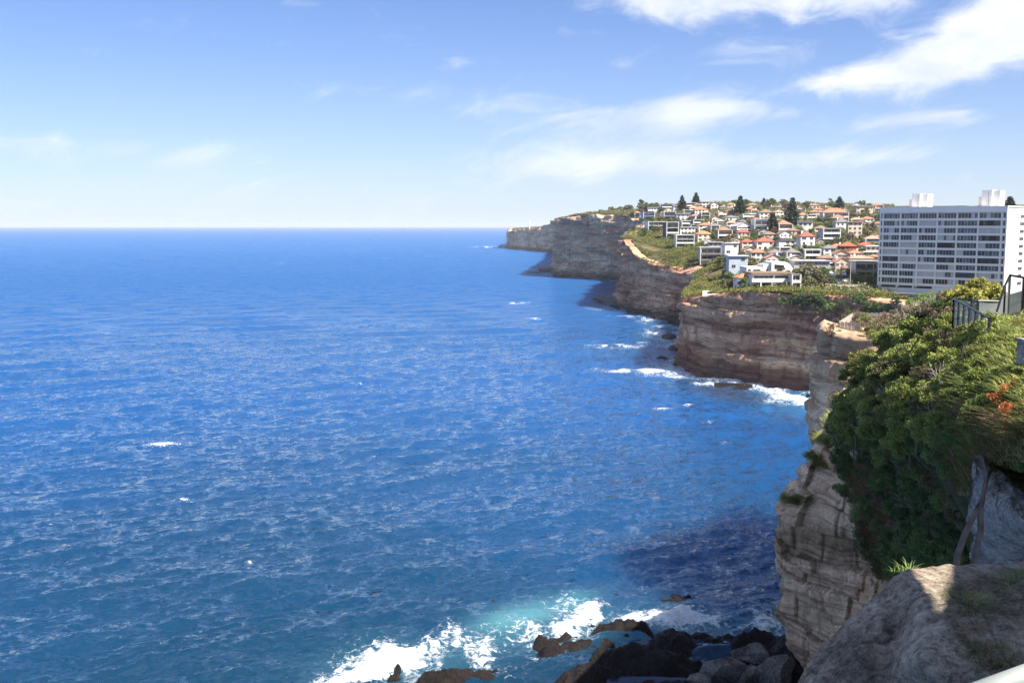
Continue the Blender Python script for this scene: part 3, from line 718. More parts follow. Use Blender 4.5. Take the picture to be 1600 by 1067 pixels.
ue = np.interp(vs_, EDGE[:, 0], EDGE[:, 1]) + fbm(vs_ * 0.09, vs_ * 0, oct=3, seed=2) * 2.0 + (np.random.default_rng(10).uniform(-5, 5, 90)[np.searchsorted(_st, vs_)]) * (vs_ > 650)
tc = np.r_[np.linspace(0, 200, 125), np.linspace(204, 700, 90)]
U = ue[:, None] + tc[None] * np.maximum(0.3, (1960 - ue[:, None]) / 700 * 0 + 1)
Vv = np.broadcast_to(vs_[:, None], U.shape)
Yn = near_depth(U.ravel(), Vv.ravel()).reshape(U.shape)
a_, b_ = (U - 800) / FPX, (533.5 - Vv) / FPX
k_ = Yn / (_cp + b_ * _sp)
NX, NY, NZ = a_ * k_, Yn.copy(), EYE + (-_sp + b_ * _cp) * k_
rockness = smooth(30, -10, (U - np.interp(Vv, [600, 650, 700, 760, 820, 880, 960, 1060], [1300, 1318, 1325, 1330, 1348, 1362, 1420, 1500]))) * smooth(630, 660, Vv)
rs = np.random.default_rng(5)
ed = np.cumsum(np.r_[-5, rs.uniform(0.5, 3.6, 60)])
S_ = NX * 0.8 - NY * 0.6
zb = NZ + fbm(S_ * 0.05, S_ * 0, oct=3, seed=8) * 1.6 + 0.10 * S_
li = np.searchsorted(ed, zb); of = rs.uniform(-1, 1, len(ed) + 2)
jw = 2.0 + 3.5 * _hash(li, li * 0, li * 0, 4); cell = np.floor(S_ / jw + li * 7.7); fj = S_ / jw + li * 7.7 - cell
lowe = ed[np.clip(li - 1, 0, len(ed) - 1)]
D = of[li] * 1.0 + (_hash(cell, li, li * 0, 6) - 0.5) * 1.7 - 0.7 * np.exp(-(fj / 0.05) ** 2) - 0.4 * np.exp(-((zb - lowe) / 0.18) ** 2)
D = D + fbm(NX * 0.3, NY * 0.3, NZ * 0.4, oct=5, seed=12) * 0.75
D = D * rockness + (1 - rockness) * fbm(NX * 0.35, NY * 0.35, NZ * 0.35, oct=4, seed=14) * 0.012 * NY
fade = smooth(0, 14, U - ue[:, None]) * 0.75 + 0.25
NX = NX - 0.55 * D * fade; NY = NY - 0.8 * D * fade
wrap = [np.stack([NX[:, 0] + ox, NY[:, 0] + oy, NZ[:, 0] - oz], -1)[:, None] for ox, oy, oz in ((30, 60, 34), (12, 26, 14), (4.4, 10, 4), (1.3, 3, 0.6))]
V = np.concatenate(wrap + [np.stack([NX, NY, NZ], -1)], 1)
me = mesh_np('clifftop_slope', V.reshape(-1, 3), grid_faces(V.shape[0], V.shape[1]))
rk = np.concatenate([np.repeat(rockness[:, :1], 4, 1), rockness], 1); attr(me, 'rockness', rk)
def slope_material():
    m = M_NEAR.copy(); m.name = 'near_slope'; t = NT(m.node_tree); b = t.n['Principled BSDF']
    old = b.inputs['Base Color'].links[0].from_socket
    p = t.pos(); n = t.noise(p, 0.5, 5); n2 = t.noise(p, 5.0, 4, 0.7)
    soil = t.mix(0.7, t.ramp(n, [(0.35, (0.035, 0.04, 0.016)), (0.5, (0.07, 0.072, 0.028)), (0.65, (0.13, 0.095, 0.055))]), t.ramp(n2, [(0.3, 0.45), (0.65, 1.25)]), 'MULTIPLY')
    f = t.rng(t.math('ADD', t.att('rockness'), t.math('MULTIPLY', t.math('SUBTRACT', n2, 0.5), 0.5)), 0.35, 0.6)
    t.put(b.inputs['Base Color'], t.mix(f, soil, old))
    return m
link('clifftop_slope', me, slope_material(), kind='structure')

# ------------------------------------------------------------------ the lower ledge with the paling fence
def ledge_pt(u, Y, v): p = at(u, v, Y); return (p.x, p.y, p.z)
LZ = at(1300, 527, 153).z
ledge = [(x, y, LZ + dz) for x, y, dz in [((1345 - 800) / FPX * 205, 205, -30), ((1305 - 800) / FPX * 182, 182, -14), ((1283 - 800) / FPX * 168, 168, -0.3), ((1281 - 800) / FPX * 160, 160, 0), ((1302 - 800) / FPX * 152, 152, 0), ((1345 - 800) / FPX * 148, 148, 0.1), ((1400 - 800) / FPX * 146, 146, 0.4), ((1470 - 800) / FPX * 150, 150, 1.2)]]
cliff('ledge_cliff', ledge, 0.28, M_NEAR, 61, bed=1.9, amp=0.85, rough=0.55, zlow=0.0, joint=4.2, talus=-7.0, bulge=0.18, gfun=lambda x, y: np.full(np.shape(x), LZ), sea_side=(-0.5, -1), curl=(0.6, 1.6, 4.0, 8.0, 14.0))

# ------------------------------------------------------------------ foreground boulder, pale rock, and wave-washed shelf
def boulder_material(name, base, dark, light, sc=1.0, lichen=0.6):
    m, t, b = material(name)
    p = t.pos()
    n = t.noise(p, 1.3 * sc, 7, 0.7); n2 = t.noise(p, 9 * sc, 6, 0.75); n3 = t.noise(t.scale(p, (1, 1, 2.0)), 6.0 * sc, 7, 0.8, 0.0)
    c = t.ramp(n, [(0.32, dark), (0.5, base), (0.68, light)])
    c = t.mix(0.85, c, t.ramp(n2, [(0.32, 0.25), (0.5, 1.0), (0.68, 1.6)]), 'MULTIPLY')
    c = t.mix(t.math('MULTIPLY', t.rng(n3, 0.52, 0.66), lichen), c, dark)
    sp = t.noise(p, 30 * sc, 3, 0.7)
    vo = t.node('ShaderNodeTexVoronoi', feature='DISTANCE_TO_EDGE'); t.put(vo.inputs['Vector'], t.vmath('ADD', p, t.scale(t.node('ShaderNodeTexNoise', ins={'Vector': p, 'Scale': 2.0 * sc, 'Detail': 4.0}).outputs['Color'], 0.12 / sc))); vo.inputs['Scale'].default_value = 0.8 * sc
    crack = t.rng(vo.outputs['Distance'], 0.0, 0.022)
    c = t.mix(t.math('MULTIPLY', t.math('SUBTRACT', 1.0, crack), 0.4), c, dark)
    dk = t.noise(p, 15 * sc, 4, 0.75); c = t.mix(t.math('MULTIPLY', t.rng(dk, 0.56, 0.64), 0.65), c, dark)
    c = t.mix(t.math('MULTIPLY', t.rng(sp, 0.60, 0.68), 0.5), c, light)
    t.put(b.inputs['Base Color'], c); b.inputs['Roughness'].default_value = 0.9; b.inputs['Specular IOR Level'].default_value = 0.15
    t.put(b.inputs['Normal'], t.bump(t.math('ADD', t.math('ADD', n2, t.math('MULTIPLY', n3, 0.8)), t.math('ADD', t.math('MULTIPLY', crack, 0.35), t.math('MULTIPLY', dk, -0.5))), 1.0, 0.10 / sc))
    return m
M_BOULDER = boulder_material('weathered_sandstone', (0.47, 0.38, 0.29), (0.085, 0.07, 0.06), (0.72, 0.62, 0.49))
M_PALE = boulder_material('pale_limestone_grey', (0.46, 0.44, 0.42), (0.19, 0.17, 0.15), (0.66, 0.64, 0.62), lichen=0.35)
def relief(name, edge, depth, mat, seed, du=2.2, umax=1760, vmax=1180, rough=0.05, back=((0.5, 0.9), (1.4, 2.4), (3, 5)), attrs=None, **props):
    """a rock face measured at (column, row, distance) points; it closes behind its own skyline"""
    E = np.array(edge, float)
    tps = TPS([(a, b) for a, b, c in depth], [math.log(c) for a, b, c in depth], reg=2e-3, scale=100)
    us = np.arange(E[0, 0], umax, du); vt = np.interp(us, E[:, 0], E[:, 1]) + fbm(us * 0.05, us * 0, oct=4, seed=seed) * 2.0
    tt = np.linspace(0, 1, int((vmax - vt.min()) / du))
    Ug = np.broadcast_to(us[None], (len(tt), len(us))); Vg = vt[None] + tt[:, None] * (vmax - vt[None])
    Yg = tps(Ug, Vg); Yg = np.exp(Yg)
    a_, b_ = (Ug - 800) / FPX, (533.5 - Vg) / FPX; k_ = Yg / (_cp + b_ * _sp)
    X, Z = a_ * k_, EYE + (-_sp + b_ * _cp) * k_
    D = fbm(X * 1.1, Yg * 1.1, Z * 1.1, oct=3, seed=seed) * rough * 1.6 + np.abs(fbm(X * 3.0, Yg * 3.0, Z * 3.0, oct=6, seed=seed + 4, gain=0.62)) * rough
    D = D * (0.25 + 0.75 * smooth(0, 0.06, tt)[:, None])
    X = X + 0 * D; Y = Yg - D * 0.8; Z = Z + D * 0.5
    bk = [np.stack([X[0] + oy * (us - 800) / FPX + ox * 0, Y[0] + oy, Z[0] - oz], -1)[None] for (oz, oy), ox in zip(reversed(back), range(9))]
    V = np.concatenate(bk + [np.stack([X, Y, Z], -1)], 0)
    me = mesh_np(name, V.reshape(-1, 3), grid_faces(V.shape[0], V.shape[1]))
    return link(name, me, mat, None, **props), V[len(bk):]
fg_edge = [(1236, 1085), (1262, 1035), (1292, 1000), (1325, 968), (1352, 945), (1378, 921), (1396, 900), (1420, 890), (1450, 885), (1500, 882), (1560, 880), (1620, 876), (1800, 870)]
fg_depth = [(1236, 1085, 10.2), (1292, 1000, 11.0), (1352, 945, 11.3), (1396, 900, 11.8), (1450, 886, 12.6), (1500, 882, 13.2), (1600, 877, 13.6), (1800, 870, 13.6),
            (1340, 1000, 10.2), (1375, 975, 10.35), (1405, 925, 11.1), (1410, 955, 10.5), (1395, 990, 10.3), (1440, 960, 9.9), (1440, 920, 11.0), (1500, 940, 10.6), (1500, 1000, 9.0), (1600, 940, 10.7), (1600, 1000, 9.0), (1300, 1067, 9.6), (1360, 1050, 9.3), (1385, 1030, 9.7), (1420, 1040, 8.5),
            (1420, 1075, 8.9), (1480, 1067, 7.9), (1600, 1067, 7.6), (1700, 1000, 8.8), (1300, 1180, 9.0), (1450, 1180, 7.4), (1700, 1180, 6.4)]
fg_depth = [(u, v, 10.2 + (Y - 10.2) * 0.5) for u, v, Y in fg_depth]
boulder, BV = relief('rock_ledge', fg_edge, fg_depth, M_BOULDER, 71, du=1.6, rough=0.06, label='weathered sandstone rock ledge with dark flank and dry straw on top', category='rock')
pale_edge = [(1515, 742), (1522, 712), (1534, 708), (1548, 742), (1560, 736), (1575, 748), (1600, 770), (1640, 760), (1760, 750)]
pale_depth = [(1515, 742, 25.5), (1534, 708, 26), (1575, 748, 25.5), (1640, 760, 25), (1520, 770, 25.5), (1560, 800, 24.6), (1600, 830, 24.0), (1545, 850, 26.2), (1580, 870, 26.4), (1600, 860, 25.8), (1700, 850, 23.5), (1520, 860, 27.5), (1560, 940, 27), (1700, 940, 25)]
pale, _ = relief('pale_rock', pale_edge, pale_depth, M_PALE, 83, du=2.0, umax=1730, vmax=960, rough=0.16, label='pale grey rock face hollowed below, under the grassy bank beside two bare trunks', category='rock')

M_SHELF = boulder_material('black_wet_rock', (0.022, 0.017, 0.016), (0.010, 0.009, 0.009), (0.032, 0.025, 0.022), sc=0.35, lichen=0.5)
M_SHELF.node_tree.nodes['Principled BSDF'].inputs['Roughness'].default_value = 0.45
xs_, ys_ = np.arange(-34, 52, 0.26), np.arange(122, 176, 0.26)
SX, SY = np.meshgrid(xs_, ys_); SU, SV = px(SX, SY, SX * 0 + 0.6)
hh = np.full(SX.shape, -2.2)
for (u, v, ru, rv, tl, h) in [(1010, 1035, 105, 24, 4, 3.6), (1050, 1010, 60, 16, 8, 3.7), (940, 1058, 80, 18, -12, 3.2), (905, 1060, 50, 14, -10, 2.8), (690, 1062, 50, 11, -4, 2.7), (615, 1052, 16, 6, -10, 2.5), (622, 1040, 10, 4, -20, 2.3), (545, 1064, 14, 5, 0, 2.6),
                              (880, 1012, 45, 10, -6, 2.5), (855, 1000, 25, 6, -5, 2.3), (870, 992, 40, 7, -8, 2.25), (960, 972, 60, 6, -3, 2.15), (1180, 1003, 80, 14, 2, 2.9), (1180, 990, 40, 6, 2, 2.6), (1120, 1000, 30, 8, 4, 2.8), (1100, 1090, 260, 24, 0, 3.2), (870, 1090, 120, 16, 0, 2.6), (1250, 1040, 80, 50, 0, 4.5), (1120, 992, 130, 10, 3, 2.7), (915, 1003, 80, 9, -6, 2.55), (985, 985, 60, 8, 2, 2.5), (800, 1040, 50, 6, -8, 2.2), (720, 1058, 70, 8, -4, 2.7)]:
    c, s = math.cos(R(tl)), math.sin(R(tl)); a, b = SU - u, SV - v
    hh = np.maximum(hh, -2.2 + h * np.exp(-(((a * c + b * s) / ru) ** 2 + ((b * c - a * s) / rv) ** 2) ** 1.4))
nz = fbm(SX * 0.22, SY * 0.22, oct=5, seed=33, gain=0.58)
hh = hh + 0.42 + nz * 0.85 + np.abs(fbm(SX * 0.5, SY * 0.5, oct=4, seed=39)) * 0.5
hh = np.where(hh > 0.4, 0.4 + (hh - 0.4) * 1.25, hh)
F = grid_faces(*SX.shape); F = F[(hh.ravel()[F] > -0.9).any(1)]
me = mesh_np('rock_shelf', np.stack([SX, SY, hh], -1).reshape(-1, 3), F)
link('rock_shelf', me, M_SHELF, kind='structure')
# still pools left in the hollows of the shelf
mw, tw, bw = material('pool_water'); bw.inputs['Base Color'].default_value = (0.03, 0.035, 0.05, 1); bw.inputs['Roughness'].default_value = 0.06; bw.inputs['IOR'].default_value = 1.33
for (u, v, ru, rv) in [(1022, 1006, 30, 9), (1000, 1062, 70, 7), (940, 1050, 22, 7), (1060, 1010, 12, 4)]:
    c = on_sea(u, v, 1.05); e1 = on_sea(u + ru, v, 1.05) - c; e2 = on_sea(u, v - rv, 1.05) - c
    m_ = MB(); o_ = [c + e1 * math.cos(a) * (1 + .25 * math.sin(3 * a + u)) + e2 * math.sin(a) * (1 + .2 * math.cos(2 * a + v)) for a in np.linspace(0, 2 * math.pi, 24, endpoint=False)]
    m_.poly(o_, [tuple(range(24))])
    link('pool_water', m_.mesh('pool_water'), mw, kind='structure')

def boulder_mesh(name, seed, cuts=11, sub=4, rough=0.05):
    rs = np.random.default_rng(seed); bm = bmesh.new(); bmesh.ops.create_icosphere(bm, subdivisions=sub, radius=1.0)
    v = np.array([p.co[:] for p in bm.verts])
    for k in range(cuts):
        n = rs.normal(size=3); n /= np.linalg.norm(n); d = rs.uniform(0.5, 0.82); e = np.maximum(v @ n - d, 0); v -= e[:, None] * n
    v += (fbm(v[:, 0] * 2.5, v[:, 1] * 2.5, v[:, 2] * 2.5, oct=4, seed=seed) * rough)[:, None] * v
    for p, q in zip(bm.verts, v): p.co = q
    me = bpy.data.meshes.new(name); bm.to_mesh(me); bm.free(); return me
M_GREYROCK = boulder_material('grey_boulder_stone', (0.20, 0.185, 0.165), (0.05, 0.046, 0.044), (0.36, 0.33, 0.29), sc=0.3)
for i, (u, v, z, sx, sy, sz, rot, lab) in enumerate([
        (1128, 1048, 2.0, 4.6, 3.2, 2.6, 0.5, 'broad slanting grey boulder beside the black wave-washed shelf'),
        (1165, 1062, 1.6, 3.0, 1.5, 1.5, 0.9, 'narrow leaning slab of grey rock propped against the broad boulder'),
        (1180, 1022, 1.6, 3.4, 2.6, 1.7, -0.3, 'brownish low boulder behind the leaning slab below the cliff'),
        (1212, 1052, 2.2, 3.6, 3.0, 2.8, 0.2, 'dark shadowed boulder tucked under the overhanging cliff foot'),
        (1090, 1066, 1.4, 2.6, 2.0, 1.5, 1.4, 'small grey boulder sunk into the black shelf edge')]):
    p = on_sea(u, v, z)
    o = link('boulder', boulder_mesh('boulder', 100 + i), M_GREYROCK, label=lab, category='boulder', group='boulders at the cliff foot')
    o.location = p; o.scale = (sx, sy, sz); o.rotation_euler = (random.uniform(-.4, .4), random.uniform(-.3, .3), rot)
# rocks standing out of the sea along the far cliffs
for i, (u, v, w, h, lab) in enumerate([
        (852, 424, 15, 7.5, 'dark block of rock standing in the sea off the tall grey headland'), (832, 426, 14, 1.2, 'flat black reef running out from the dark rock block'),
        (1046, 528, 15, 4.5, 'square dark rock at the foot of the red cliff point'), (1052, 546, 12, 2.5, 'low rock below the square rock at the red cliff point'), (1036, 560, 12, 1.1, 'low black rock awash off the red cliff point'),
        (1058, 570, 8, 1.2, 'small rock in the surf below the red cliff'), (1007, 560, 4, 0.8, 'tiny rock awash alone off the red cliff'), (1150, 603, 40, 0.8, 'long flat reef awash before the red cliff'), (1262, 619, 7, 1.0, 'small rock in the white surf of the cove'),
        (1035, 500, 22, 3.0, 'rock step between the second headland and the cove'), (775, 387, 9, 1.5, 'far reef in white surf off the mast headland')]):
    p = on_sea(u, v, 0); sc = p.y / FPX
    o = link('sea_rock', boulder_mesh('sea_rock', 140 + i, sub=3), M_SHELF if h < 2 else M_CLIFF2, label=lab, category='rock', group='rocks in the surf')
    o.location = (p.x, p.y, h * 0.1); o.scale = (w * sc, w * sc * 0.8, h); o.rotation_euler = (0, 0, random.uniform(0, 3))
# the low wave-cut shelf of the second headland
P = [on_sea(u, v) for u, v in [(926, 470), (950, 478), (985, 489), (1030, 500), (1062, 512), (1075, 508), (1050, 492), (1000, 482), (965, 470), (940, 466)]]
m_ = MB(); n_ = len(P); m_.prism([(p.x, p.y) for p in P], 'z', -2, 2.2)
bm = bmesh.new(); me = m_.mesh('rock_platform'); bm.from_mesh(me)
bmesh.ops.triangulate(bm, faces=bm.faces); bmesh.ops.subdivide_edges(bm, edges=bm.edges, cuts=5, use_grid_fill=True); bmesh.ops.triangulate(bm, faces=bm.faces)
for q in bm.verts:
    n = float(fbm(q.co.x * 0.08, q.co.y * 0.05, q.co.z * 0.3, oct=4, seed=5)); q.co.z += n * 0.9; q.co.x += n * 2.5; q.co.y += n * 4
bm.to_mesh(me); bm.free()
link('rock_platform', me, M_SHELF, kind='structure')
# ================================================================== the suburb on the hill
ZO = {2: (980, 290, 7.619), 3: (1170, 290, 7.619), 4: (1040, 380, 7.619), 5: (1200, 370, 7.619), 6: (1360, 280, 5.333)}
def zp(z, x, y): o = ZO[z]; return o[0] + x / o[2], o[1] + y / o[2]
_gy = np.arange(352, 1500, 3.0)
def hit_ground(u, v):
    """where the sight line through (u, v) meets the hillside"""
    d = ray(u, v); xs = d[0] / d[1] * _gy; zs = EYE + d[2] / d[1] * _gy
    g = ground(xs, _gy); sd = coast_sd(xs, _gy)
    ok = np.where((zs <= g) & (sd > 2))[0]
    if len(ok): Y = float(_gy[ok[0]])
    else: Y = float(_gy[np.argmin(zs - g + 1e3 * (sd < 2))])
    return Vector((d[0] / d[1] * Y, Y, ground1(d[0] / d[1] * Y, Y)))
def paint(name, c, var=0.10, rough=0.75): return simple(name, c, rough, var=var, sc=0.35)
WALLS = {'white': (0.74, 0.72, 0.68), 'cream': (0.66, 0.55, 0.41), 'grey': (0.36, 0.355, 0.35), 'pale_grey': (0.55, 0.55, 0.55), 'blue_grey': (0.42, 0.47, 0.54), 'dark': (0.10, 0.095, 0.09), 'brown': (0.24, 0.17, 0.13), 'red': (0.42, 0.11, 0.075), 'beige': (0.55, 0.45, 0.35), 'pink': (0.62, 0.50, 0.43)}
WALL_M = {k: paint('render_' + k, c) for k, c in WALLS.items()}
ROOFS = {'orange': (0.50, 0.22, 0.115), 'terracotta': (0.40, 0.19, 0.12), 'red': (0.50, 0.12, 0.08), 'brown': (0.27, 0.175, 0.125), 'grey': (0.20, 0.19, 0.185), 'dark': (0.07, 0.065, 0.065), 'salmon': (0.52, 0.29, 0.21), 'white': (0.66, 0.65, 0.63), 'pale': (0.44, 0.42, 0.40)}
def roof_material(k, c):
    m, t, b = material('roof_' + k); p = t.pos(); z = t.xyz(p)[2]
    n = t.noise(p, 0.5, 5, 0.65)
    col = t.ramp(n, [(0.3, tuple(x * .72 for x in c)), (0.7, tuple(min(1, x * 1.2) for x in c))])
    w = t.math('FRACT', t.math('MULTIPLY', z, 5.5))
    t.put(b.inputs['Base Color'], col); b.inputs['Roughness'].default_value = 0.8; b.inputs['Specular IOR Level'].default_value = 0.2
    t.put(b.inputs['Normal'], t.bump(w, 0.35, 0.05)); return m
ROOF_M = {k: roof_material(k, c) for k, c in ROOFS.items()}
def glass_material(name, col, rough=0.08):
    m, t, b = material(name); n = t.noise(t.pos(), 0.35, 2)
    t.put(b.inputs['Base Color'], t.ramp(n, [(0.35, tuple(c * .6 for c in col)), (0.65, tuple(c * 1.4 for c in col))]))
    b.inputs['Roughness'].default_value = rough; b.inputs['Specular IOR Level'].default_value = 0.6; return m
G_DARK = glass_material('window_glass_dark', (0.030, 0.033, 0.038)); G_MID = glass_material('window_glass_mid', (0.11, 0.12, 0.13)); G_PALE = simple('blind_pale', (0.52, 0.53, 0.53), 0.5); G_OPEN = simple('loggia_shadow', (0.035, 0.033, 0.032), 0.9)
FRAME = paint('window_frame_white', (0.70, 0.69, 0.67)); FRAME_D = paint('window_frame_dark', (0.08, 0.08, 0.08)); CONC = paint('concrete', (0.40, 0.38, 0.35), 0.2)
_cache = {}
def window_mesh(w, h, dark=False, n=2):
    key = (round(w, 1), round(h, 1), dark, n)
    if key not in _cache:
        w, h = key[0], key[1]; m = MB(); t = 0.07
        m.box(-w/2 - t, -w/2, -0.09, 0.0, -t, h + t).box(w/2, w/2 + t, -0.09, 0.0, -t, h + t).box(-w/2, w/2, -0.09, 0.0, h, h + t).box(-w/2, w/2, -0.13, 0.0, -t, 0)
        for k in range(1, n): x = -w/2 + w * k / n; m.box(x - .035, x + .035, -0.085, -0.03, 0.002, h - 0.002)
        nf = len(m.f); m.box(-w/2 + .001, w/2 - .001, -0.028, -0.002, 0.001, h - 0.001)
        me = m.mesh('window'); me.materials.append(FRAME_D if dark else FRAME); me.materials.append(G_DARK)
        mi = np.zeros(len(me.polygons), np.int32); mi[nf:] = 1; me.polygons.foreach_set('material_index', mi); _cache[key] = me
    return _cache[key]
def place_window(parent, x, y, z, w, h, rz=0.0, dark=False, n=2):
    o = link('window', window_mesh(w, h, dark, n), None, parent); o.location = (x, y, z); o.rotation_euler = (0, 0, rz); return o
def roof_hip(w, d, z, h, over=0.5, ridge=None):
    a, b, e = w/2 + over, d/2 + over, 0.18
    r = max(0.0, (a - b)) if ridge is None else ridge
    q = max(0.0, b - a)
    m = MB(); m.box(-a, a, d/2 - b, d/2 + b, z, z + e)
    P = [(-a, d/2 - b, z + e + .003), (a, d/2 - b, z + e + .003), (a, d/2 + b, z + e + .003), (-a, d/2 + b, z + e + .003), (-r - .05, d/2 - q - .05, z + h), (r + .05, d/2 - q - .05, z + h), (r + .05, d/2 + q + .05, z + h), (-r - .05, d/2 + q + .05, z + h)]
    return m.poly(P, [(0, 1, 5, 4), (1, 2, 6, 5), (2, 3, 7, 6), (3, 0, 4, 7), (4, 5, 6, 7), (3, 2, 1, 0)])
def roof_gable(w, d, z, h, over=0.5):
    a = w/2 + over; t = 0.2
    return MB().prism([(-a, z - .05), (0, z + h), (a, z - .05), (a, z - .05 + t), (0, z + h + t), (-a, z - .05 + t)], 'y', -over, d + over)
HOUSES = []; DESC = []
STOREY_W = {1: 'single-storey', 2: 'two-storey', 3: 'three-storey', 4: 'four-storey'}
SINK = 4.0
def house(z, x0, x1, y0, y1, kind='hip', wall='white', roof='terracotta', st=2, nw=3, rot=0, glaze='punch', depth=None, extra='', sitting=''):
    u0, v0 = zp(z, x0, y0); u1, v1 = zp(z, x1, y1); uc = (u0 + u1) / 2
    b = hit_ground(uc, v1); sc = math.hypot(b.y, b.x) / FPX * 0.965
    w = (u1 - u0) * sc; H = (v1 - v0) * sc
    rz = -math.atan2(b.x, b.y) + R(rot + random.uniform(7, 21))
    d = depth or min(max(w * 0.8, 7.0), 13.0)
    where = sitting or ('on the hill crest' if v1 < 345 else 'high on the hillside' if v1 < 362 else 'on the mid slope' if v1 < 386 else 'low on the slope' if v1 < 412 else 'by the clifftop road')
    rk = {'hip': 'hipped roof', 'gable': 'gabled roof', 'flat': 'flat roof'}[kind]
    lab = f"{wall.replace('_', ' ')} {STOREY_W[st]} house, {roof} {rk}, {extra + ', ' if extra else ''}{where}"
    o = thing('house', lab, 'house', (b.x, b.y, b.z), rz, 'houses on the hillside')
    rh = {'hip': min(0.27 * w, H * 0.34), 'gable': min(0.30 * w, H * 0.36), 'flat': 0.35}[kind]
    wh = H - rh
    over = 0.5 if kind != 'flat' else 0.45
    w2 = w - 2 * over
    m = MB(); m.box(-w2/2, w2/2, 0, d, -SINK, wh)
    if kind == 'gable': m.prism([(-w2/2, wh + .002), (w2/2, wh + .002), (0, wh + rh * 0.93)], 'y', 0.002, d - .002)
    m.build('wall', WALL_M[wall], o)
    if kind == 'hip': rf = roof_hip(w2, d, wh, rh).build('roof', ROOF_M[roof], o)
    elif kind == 'gable': rf = roof_gable(w2, d, wh, rh).build('roof', ROOF_M[roof], o)
    else: rf = MB().box(-w/2, w/2, -0.9, d + 0.3, wh + .004, wh + 0.36).build('roof', ROOF_M[roof], o)
    if kind != 'flat' and random.random() < 0.45:
        cx = random.choice((-.25, .28)) * w2; MB().box(cx - .45, cx + .45, d * .55, d * .55 + .8, wh + .1, wh + rh + 0.7).build('chimney', WALL_M[random.choice(('brown', 'white', 'pink'))], rf)
    fh = wh / st
    dark = wall in ('dark', 'brown', 'red')
    for f in range(st):
        zf = f * fh
        if glaze == 'punch':
            ww = min(1.9, w2 / nw * 0.52); hh = min(1.5, fh * 0.5)
            for k in range(nw):
                if random.random() < 0.08: continue
                wk = ww * random.choice((1, 1, 1, 0.75, 1.3)); place_window(o, -w2/2 + w2 * (k + .5) / nw + random.uniform(-.15, .15), 0, zf + fh * 0.32, min(wk, w2 / nw * .8), hh, 0, dark)
        else:
            bw = w2 * 0.88; n = max(2, int(bw / 3.4)); hh = min(2.3, fh * 0.72)
            for k in range(n):
                place_window(o, -bw/2 + bw * (k + .5) / n, 0, zf + fh * 0.1, bw / n - 0.34, hh, 0, True, 2)
            if f > 0 or glaze == 'deck':
                q = MB().box(-w2/2 - .2, w2/2 + .2, -1.7, -.003, zf - 0.16, zf + 0.06)
                bal = q.build('balcony', WALL_M['white' if wall in ('dark', 'brown') else wall], o)
                g = MB().box(-w2/2 - .15, w2/2 + .15, -1.66, -1.60, zf + .064, zf + 1.0).build('balustrade', G_MID if random.random() < .6 else WALL_M['white'], bal)
    for sgn in (-1, 1):                                           # side windows
        for f in range(st):
            if random.random() < 0.75: place_window(o, sgn * w2/2, d * random.uniform(.3, .7), f * fh + fh * .35, 1.1, 1.1, sgn * math.pi / 2, dark)
    if glaze != 'punch':
        for sgn in (-1, 1): MB().box(sgn * w2/2 - .18, sgn * w2/2 + .18, -1.75, -.05, -SINK, wh - .004).build('side_fin', WALL_M['white' if wall != 'grey' else 'pale_grey'], o)
    HOUSES.append((u0, u1, v0, v1, b.y, b.x, d, w)); DESC.append(f"the {wall.replace('_', ' ')} house with {roof} {rk}" if w < 60 else '')
    return o
T, G_, W_ = 'terracotta', 'glass', 'white'
